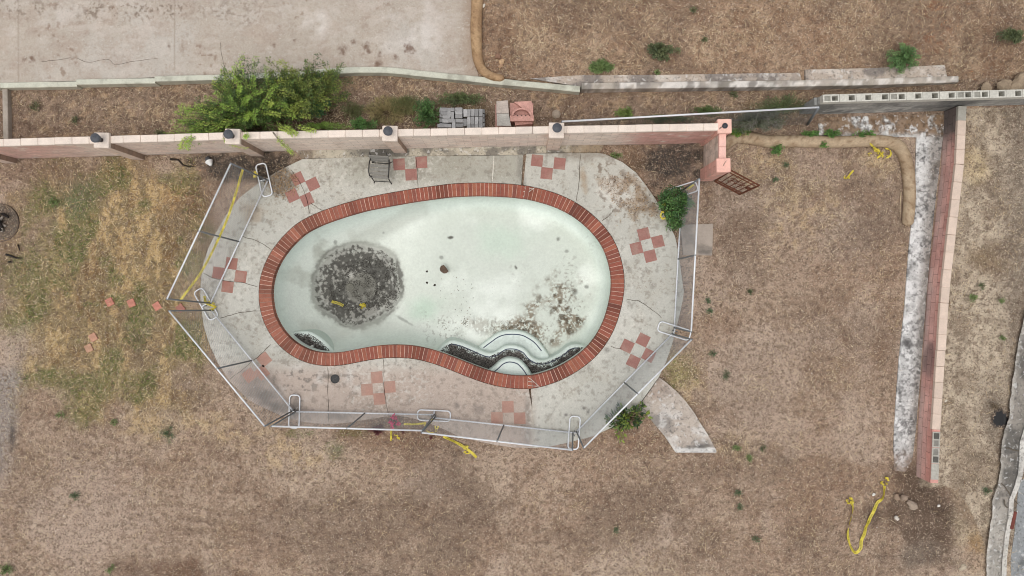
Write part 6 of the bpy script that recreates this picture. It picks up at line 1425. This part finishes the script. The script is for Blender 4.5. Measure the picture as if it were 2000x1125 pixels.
X, Y, r = scatter_pts(120000, lambda a, b: np.clip(green_m(a, b) + .7 * blob(a, b, 590, 845, 36, 12, 0, .7, .4, 14, 42) + .7 * blob(a, b, 690, 845, 32, 12, 0, .7, .4, 14, 43) + .6 * blob(a, b, 655, 875, 22, 26, 0, .7, .5, 14, 44) + .5 * blob(a, b, 1325, 725, 38, 44, -20, .8, .5, 20, 41) + .5 * blob(a, b, 30, 630, 40, 50, 20, .8, .5, 30, 22), 0, 1), 202)
blades('green_grass', X, Y, ground_h(X, Y), r, (.05, .13), (.007, .015), np.array([rgb(124, 128, 80), rgb(92, 108, 56), rgb(132, 132, 76), rgb(80, 98, 54)]), (.2, 1.0))
def straw_d(a, b):
    pat = .25 + 1.3 * sst(.38, .62, fbm(a, b, 75, 5, 52))
    ch = np.clip(blob(a, b, 450, 330, 95, 34, 8, .5, .7, 18, 28) + blob(a, b, 535, 322, 66, 36, 0, .5, .6, 18, 29) + blob(a, b, 1318, 308, 76, 46, 8, .5, .6, 18, 30) + .7 * blob(a, b, 1795, 995, 88, 100, 15, .5, .85, 45, 49), 0, 1)
    d = .14 + .25 * sst(.5, .7, fbm(a, b, 60, 4, 2)); 
    for (cx, cy, rx, ry, an, s_) in [(1570,400,75,90,30,33),(1720,320,60,36,-20,34),(1500,330,60,60,0,35),(280,830,90,26,0,36),(400,830,90,30,10,37),(560,880,70,50,0,38),(1340,740,40,60,-20,39),(1440,860,60,40,0,40)]: d = d + .9 * blob(a, b, cx, cy, rx, ry, an, .9, .9, 14, s_)
    d = d + .3 * (b < split_y(a)) * (a > 950) + .25 * ((b > split_y(a)) & (b < mid_y(a)))
    return np.clip(d * pat, 0, 1) * (1 - .9 * ch)
X, Y, r = scatter_pts(150000, straw_d, 203)
blades('straw', X, Y, ground_h(X, Y) + .003, r, (.04, .18), (.005, .011), np.array([rgb(210, 190, 156), rgb(188, 164, 128), rgb(130, 106, 84), rgb(224, 206, 174)]), (.0, .35))
# dark leaf litter and crumbs
def crumbs(name, X, Y, Z, r, Sr, cols, m=M_ground):
    n = len(X); s_ = r.uniform(*Sr, n) ; th = r.uniform(0, 6.28, n); V = []
    tet = np.array([(1, 0, 0), (-.5, .87, 0), (-.5, -.87, 0), (0, 0, .8)])
    c_, q_ = np.cos(th), np.sin(th); P4 = np.stack([np.column_stack([X + (c_ * t_[0] - q_ * t_[1]) * s_, Y + (q_ * t_[0] + c_ * t_[1]) * s_ * .8, Z + t_[2] * s_ * .7 - .002]) for t_ in tet], 1).reshape(-1, 3)
    b = np.arange(n)[:, None, None] * 4; F = (b + np.array([[0, 1, 3], [1, 2, 3], [2, 0, 3]])).reshape(-1, 3).tolist()
    C = np.repeat(cols[r.integers(0, len(cols), n)] * r.uniform(.75, 1.2, (n, 1)), 4, 0); o = mkobj(name, P4, F, M_blade, col=np.clip(C, 0, 1)); tag(o, kind='stuff'); return o
X, Y, r = scatter_pts(40000, lambda a, b: .9 * blob(a, b, 1815, 50, 48, 80, 10, .9, .8, 18, 3) + .5 * blob(a, b, 1880, 150, 30, 14, 0, .9, .6, 12, 48) + .3 * blob(a, b, 395, 380, 50, 60, 0, .9, .7, 16, 47), 208)
blades('rust_grass', X, Y, ground_h(X, Y) + .004, r, (.05, .15), (.006, .012), np.array([rgb(164, 104, 66), rgb(138, 86, 56), rgb(186, 132, 90), rgb(112, 74, 52)]), (.05, .6))
X, Y, r = scatter_pts(9000, lambda a, b: np.clip(blob(a, b, 450, 330, 95, 34, 8, .5, .7, 18, 28) + blob(a, b, 535, 322, 66, 36, 0, .5, .6, 18, 29) + blob(a, b, 1315, 315, 86, 56, 8, .5, .6, 18, 30), 0, 1), 209)
CHAR_XY = (X, Y, r)
X, Y, r = scatter_pts(16000, lambda a, b: .5 * lawn_m(a, b) + straw_d(a, b), 207)
blades('dead_stalks', X, Y, ground_h(X, Y) + .006, r, (.12, .34), (.006, .010), np.array([rgb(214, 196, 160), rgb(196, 174, 136), rgb(150, 126, 98), rgb(96, 78, 62)]), (.0, .25))
X, Y, r = scatter_pts(60000, lambda a, b: .25 + .6 * ((b > split_y(a)) & (b < mid_y(a))) - .3 * np.clip(blob(a, b, 450, 330, 95, 34, 8, .5, .7, 18, 28) + blob(a, b, 535, 322, 66, 36) + blob(a, b, 1315, 315, 86, 56), 0, 1), 204)
crumbs('soil_crumbs', X, Y, ground_h(X, Y), r, (.008, .026), np.array([rgb(104, 86, 72), rgb(150, 130, 112), rgb(80, 66, 56), rgb(122, 102, 86)]))
X, Y, r = CHAR_XY; crumbs('charcoal_bits', X, Y, ground_h(X, Y) + .002, r, (.012, .035), np.array([rgb(58, 55, 53), rgb(84, 80, 76), rgb(44, 42, 41), rgb(120, 114, 108)]))
X, Y, r = scatter_pts(2600, lambda a, b: .25 + .6 * ((b > split_y(a)) & (b < mid_y(a)) & (a > 950)) + .4 * blob(a, b, 1310, 312, 72, 42) + .5 * blob(a, b, 1780, 1000, 80, 80), 205)
crumbs('pebbles', X, Y, ground_h(X, Y) + .003, r, (.008, .022), np.array([rgb(220, 212, 200), rgb(196, 184, 168), rgb(232, 226, 218)]))
# dirt on the pool benches and shallow floor
def pool_litter():
    r = np.random.default_rng(206); XS = []; 
    polys = [(Z5([(110,362),(170,305),(235,282),(330,300),(440,350),(560,415),(640,430),(720,385),(820,355),(900,350),(980,370),(1060,450),(1120,490),(1240,490),(1400,430),(1500,350),(1600,325),(1715,330),(1600,430),(1400,560),(1140,625),(1080,590),(1010,490),(900,440),(790,455),(680,540),(620,555),(400,490),(200,405)]), -.46, 5200), ([(567,654),(582,651),(603,652),(624,664),(646,687),(625,686),(600,678)], -.42, 1100)]
    for poly, z, n in polys:
        poly = np.array(poly); a = r.uniform(poly[:, 0].min(), poly[:, 0].max(), n * 3); b = r.uniform(poly[:, 1].min(), poly[:, 1].max(), n * 3); ok = inpoly(a, b, poly); a, b = a[ok][:n], b[ok][:n]
        k_ = (ZC - z) / ZC * S; XS.append(np.column_stack([(a - 1000) * k_, (562.5 - b) * k_, np.full(len(a), z)]))
    A = np.vstack(XS); crumbs('bench_dirt', A[:, 0], A[:, 1], A[:, 2], r, (.008, .026), np.array([rgb(88, 84, 80), rgb(66, 62, 58), rgb(120, 114, 108), rgb(52, 50, 47)]))
    n = 26000; a = r.uniform(860, 1170, n); b = r.uniform(540, 690, n); n2 = fbm(a, b, 34, 5, 121); ed = dist_pl(a, b, POOL_IN, True)
    d = blob(a, b, 1060, 640, 110, 46, -18, .7, .7, 30, 131) * sst(.40, .56, n2) + .8 * blob(a, b, 1095, 585, 60, 40, 0, .8, .7, 30, 132) * sst(.46, .58, n2) + .5 * blob(a, b, 960, 640, 60, 20, 15, .8, .6, 20, 133) + .02
    ok = (r.random(n) < d * .9) & (ed > 34); a, b = a[ok], b[ok]; z = .05 - .93; k_ = (ZC - z) / ZC * S; X = (a - 1000) * k_; Y = (562.5 - b) * k_
    crumbs('pool_leaf_litter', X, Y, np.full(len(X), z + .004), r, (.006, .02), np.array([rgb(120, 104, 82), rgb(90, 78, 62), rgb(142, 124, 98), rgb(70, 62, 52)]))
    n = 9000; th = r.uniform(0, 6.28, n); q = np.sqrt(r.random(n)); a = 699 + 84 * q * np.cos(th); b = 555 + 79 * q * np.sin(th); ok = fbm(a, b, 9, 4, 129) < .58; a, b = a[ok], b[ok]
    z = .05 - 1.9; k_ = (ZC - z) / ZC * S; X = (a - 1000) * k_; Y = (562.5 - b) * k_; R = np.hypot(X - BC[0], Y - BC[1])
    D, _ = floor_depth(X, Y); crumbs('bowl_silt', X, Y, .05 - D + .012, r, (.006, .018), np.array([rgb(80, 78, 72), rgb(58, 56, 52), rgb(92, 88, 82), rgb(128, 126, 118)]))
    # twigs and leaves washed onto the upper right and upper left deck
    n = 5000; a = r.uniform(1100, 1300, n); b = r.uniform(298, 440, n); d = blob(a, b, 1225, 375, 70, 55, 40, .6, .7, 22, 77) * sst(.44, .58, fbm(a, b, 34, 4, 72)) + blob(a, b, 1255, 408, 40, 8, -3, .8, .6, 12, 79)
    ok = (r.random(n) < d * .8) & inpoly(a, b, DECK_R) & (dist_pl(a, b, POOL_IN, True) > 26); a, b = a[ok], b[ok]; a2 = r.uniform(505, 590, 1800); b2 = r.uniform(325, 395, 1800); ok = (r.random(1800) < blob(a2, b2, 545, 352, 40, 30, 30, .6, .6, 16, 81)) & inpoly(a2, b2, DECK_L); a2, b2 = a2[ok], b2[ok]
    kr = (ZC - z_dr) / ZC * S; kl = (ZC - z_dl) / ZC * S
    X = np.concatenate([(a - 1000) * kr, (a2 - 1000) * kl]); Y = np.concatenate([(562.5 - b) * kr, (562.5 - b2) * kl]); Z = np.concatenate([np.full(len(a), z_dr + .004), np.full(len(a2), z_dl + .004)])
    blades('deck_leaf_litter', X, Y, Z, r, (.02, .09), (.006, .014), np.array([rgb(150, 122, 90), rgb(112, 88, 66), rgb(176, 146, 106), rgb(84, 68, 54)]), (.0, .3))
pool_litter()
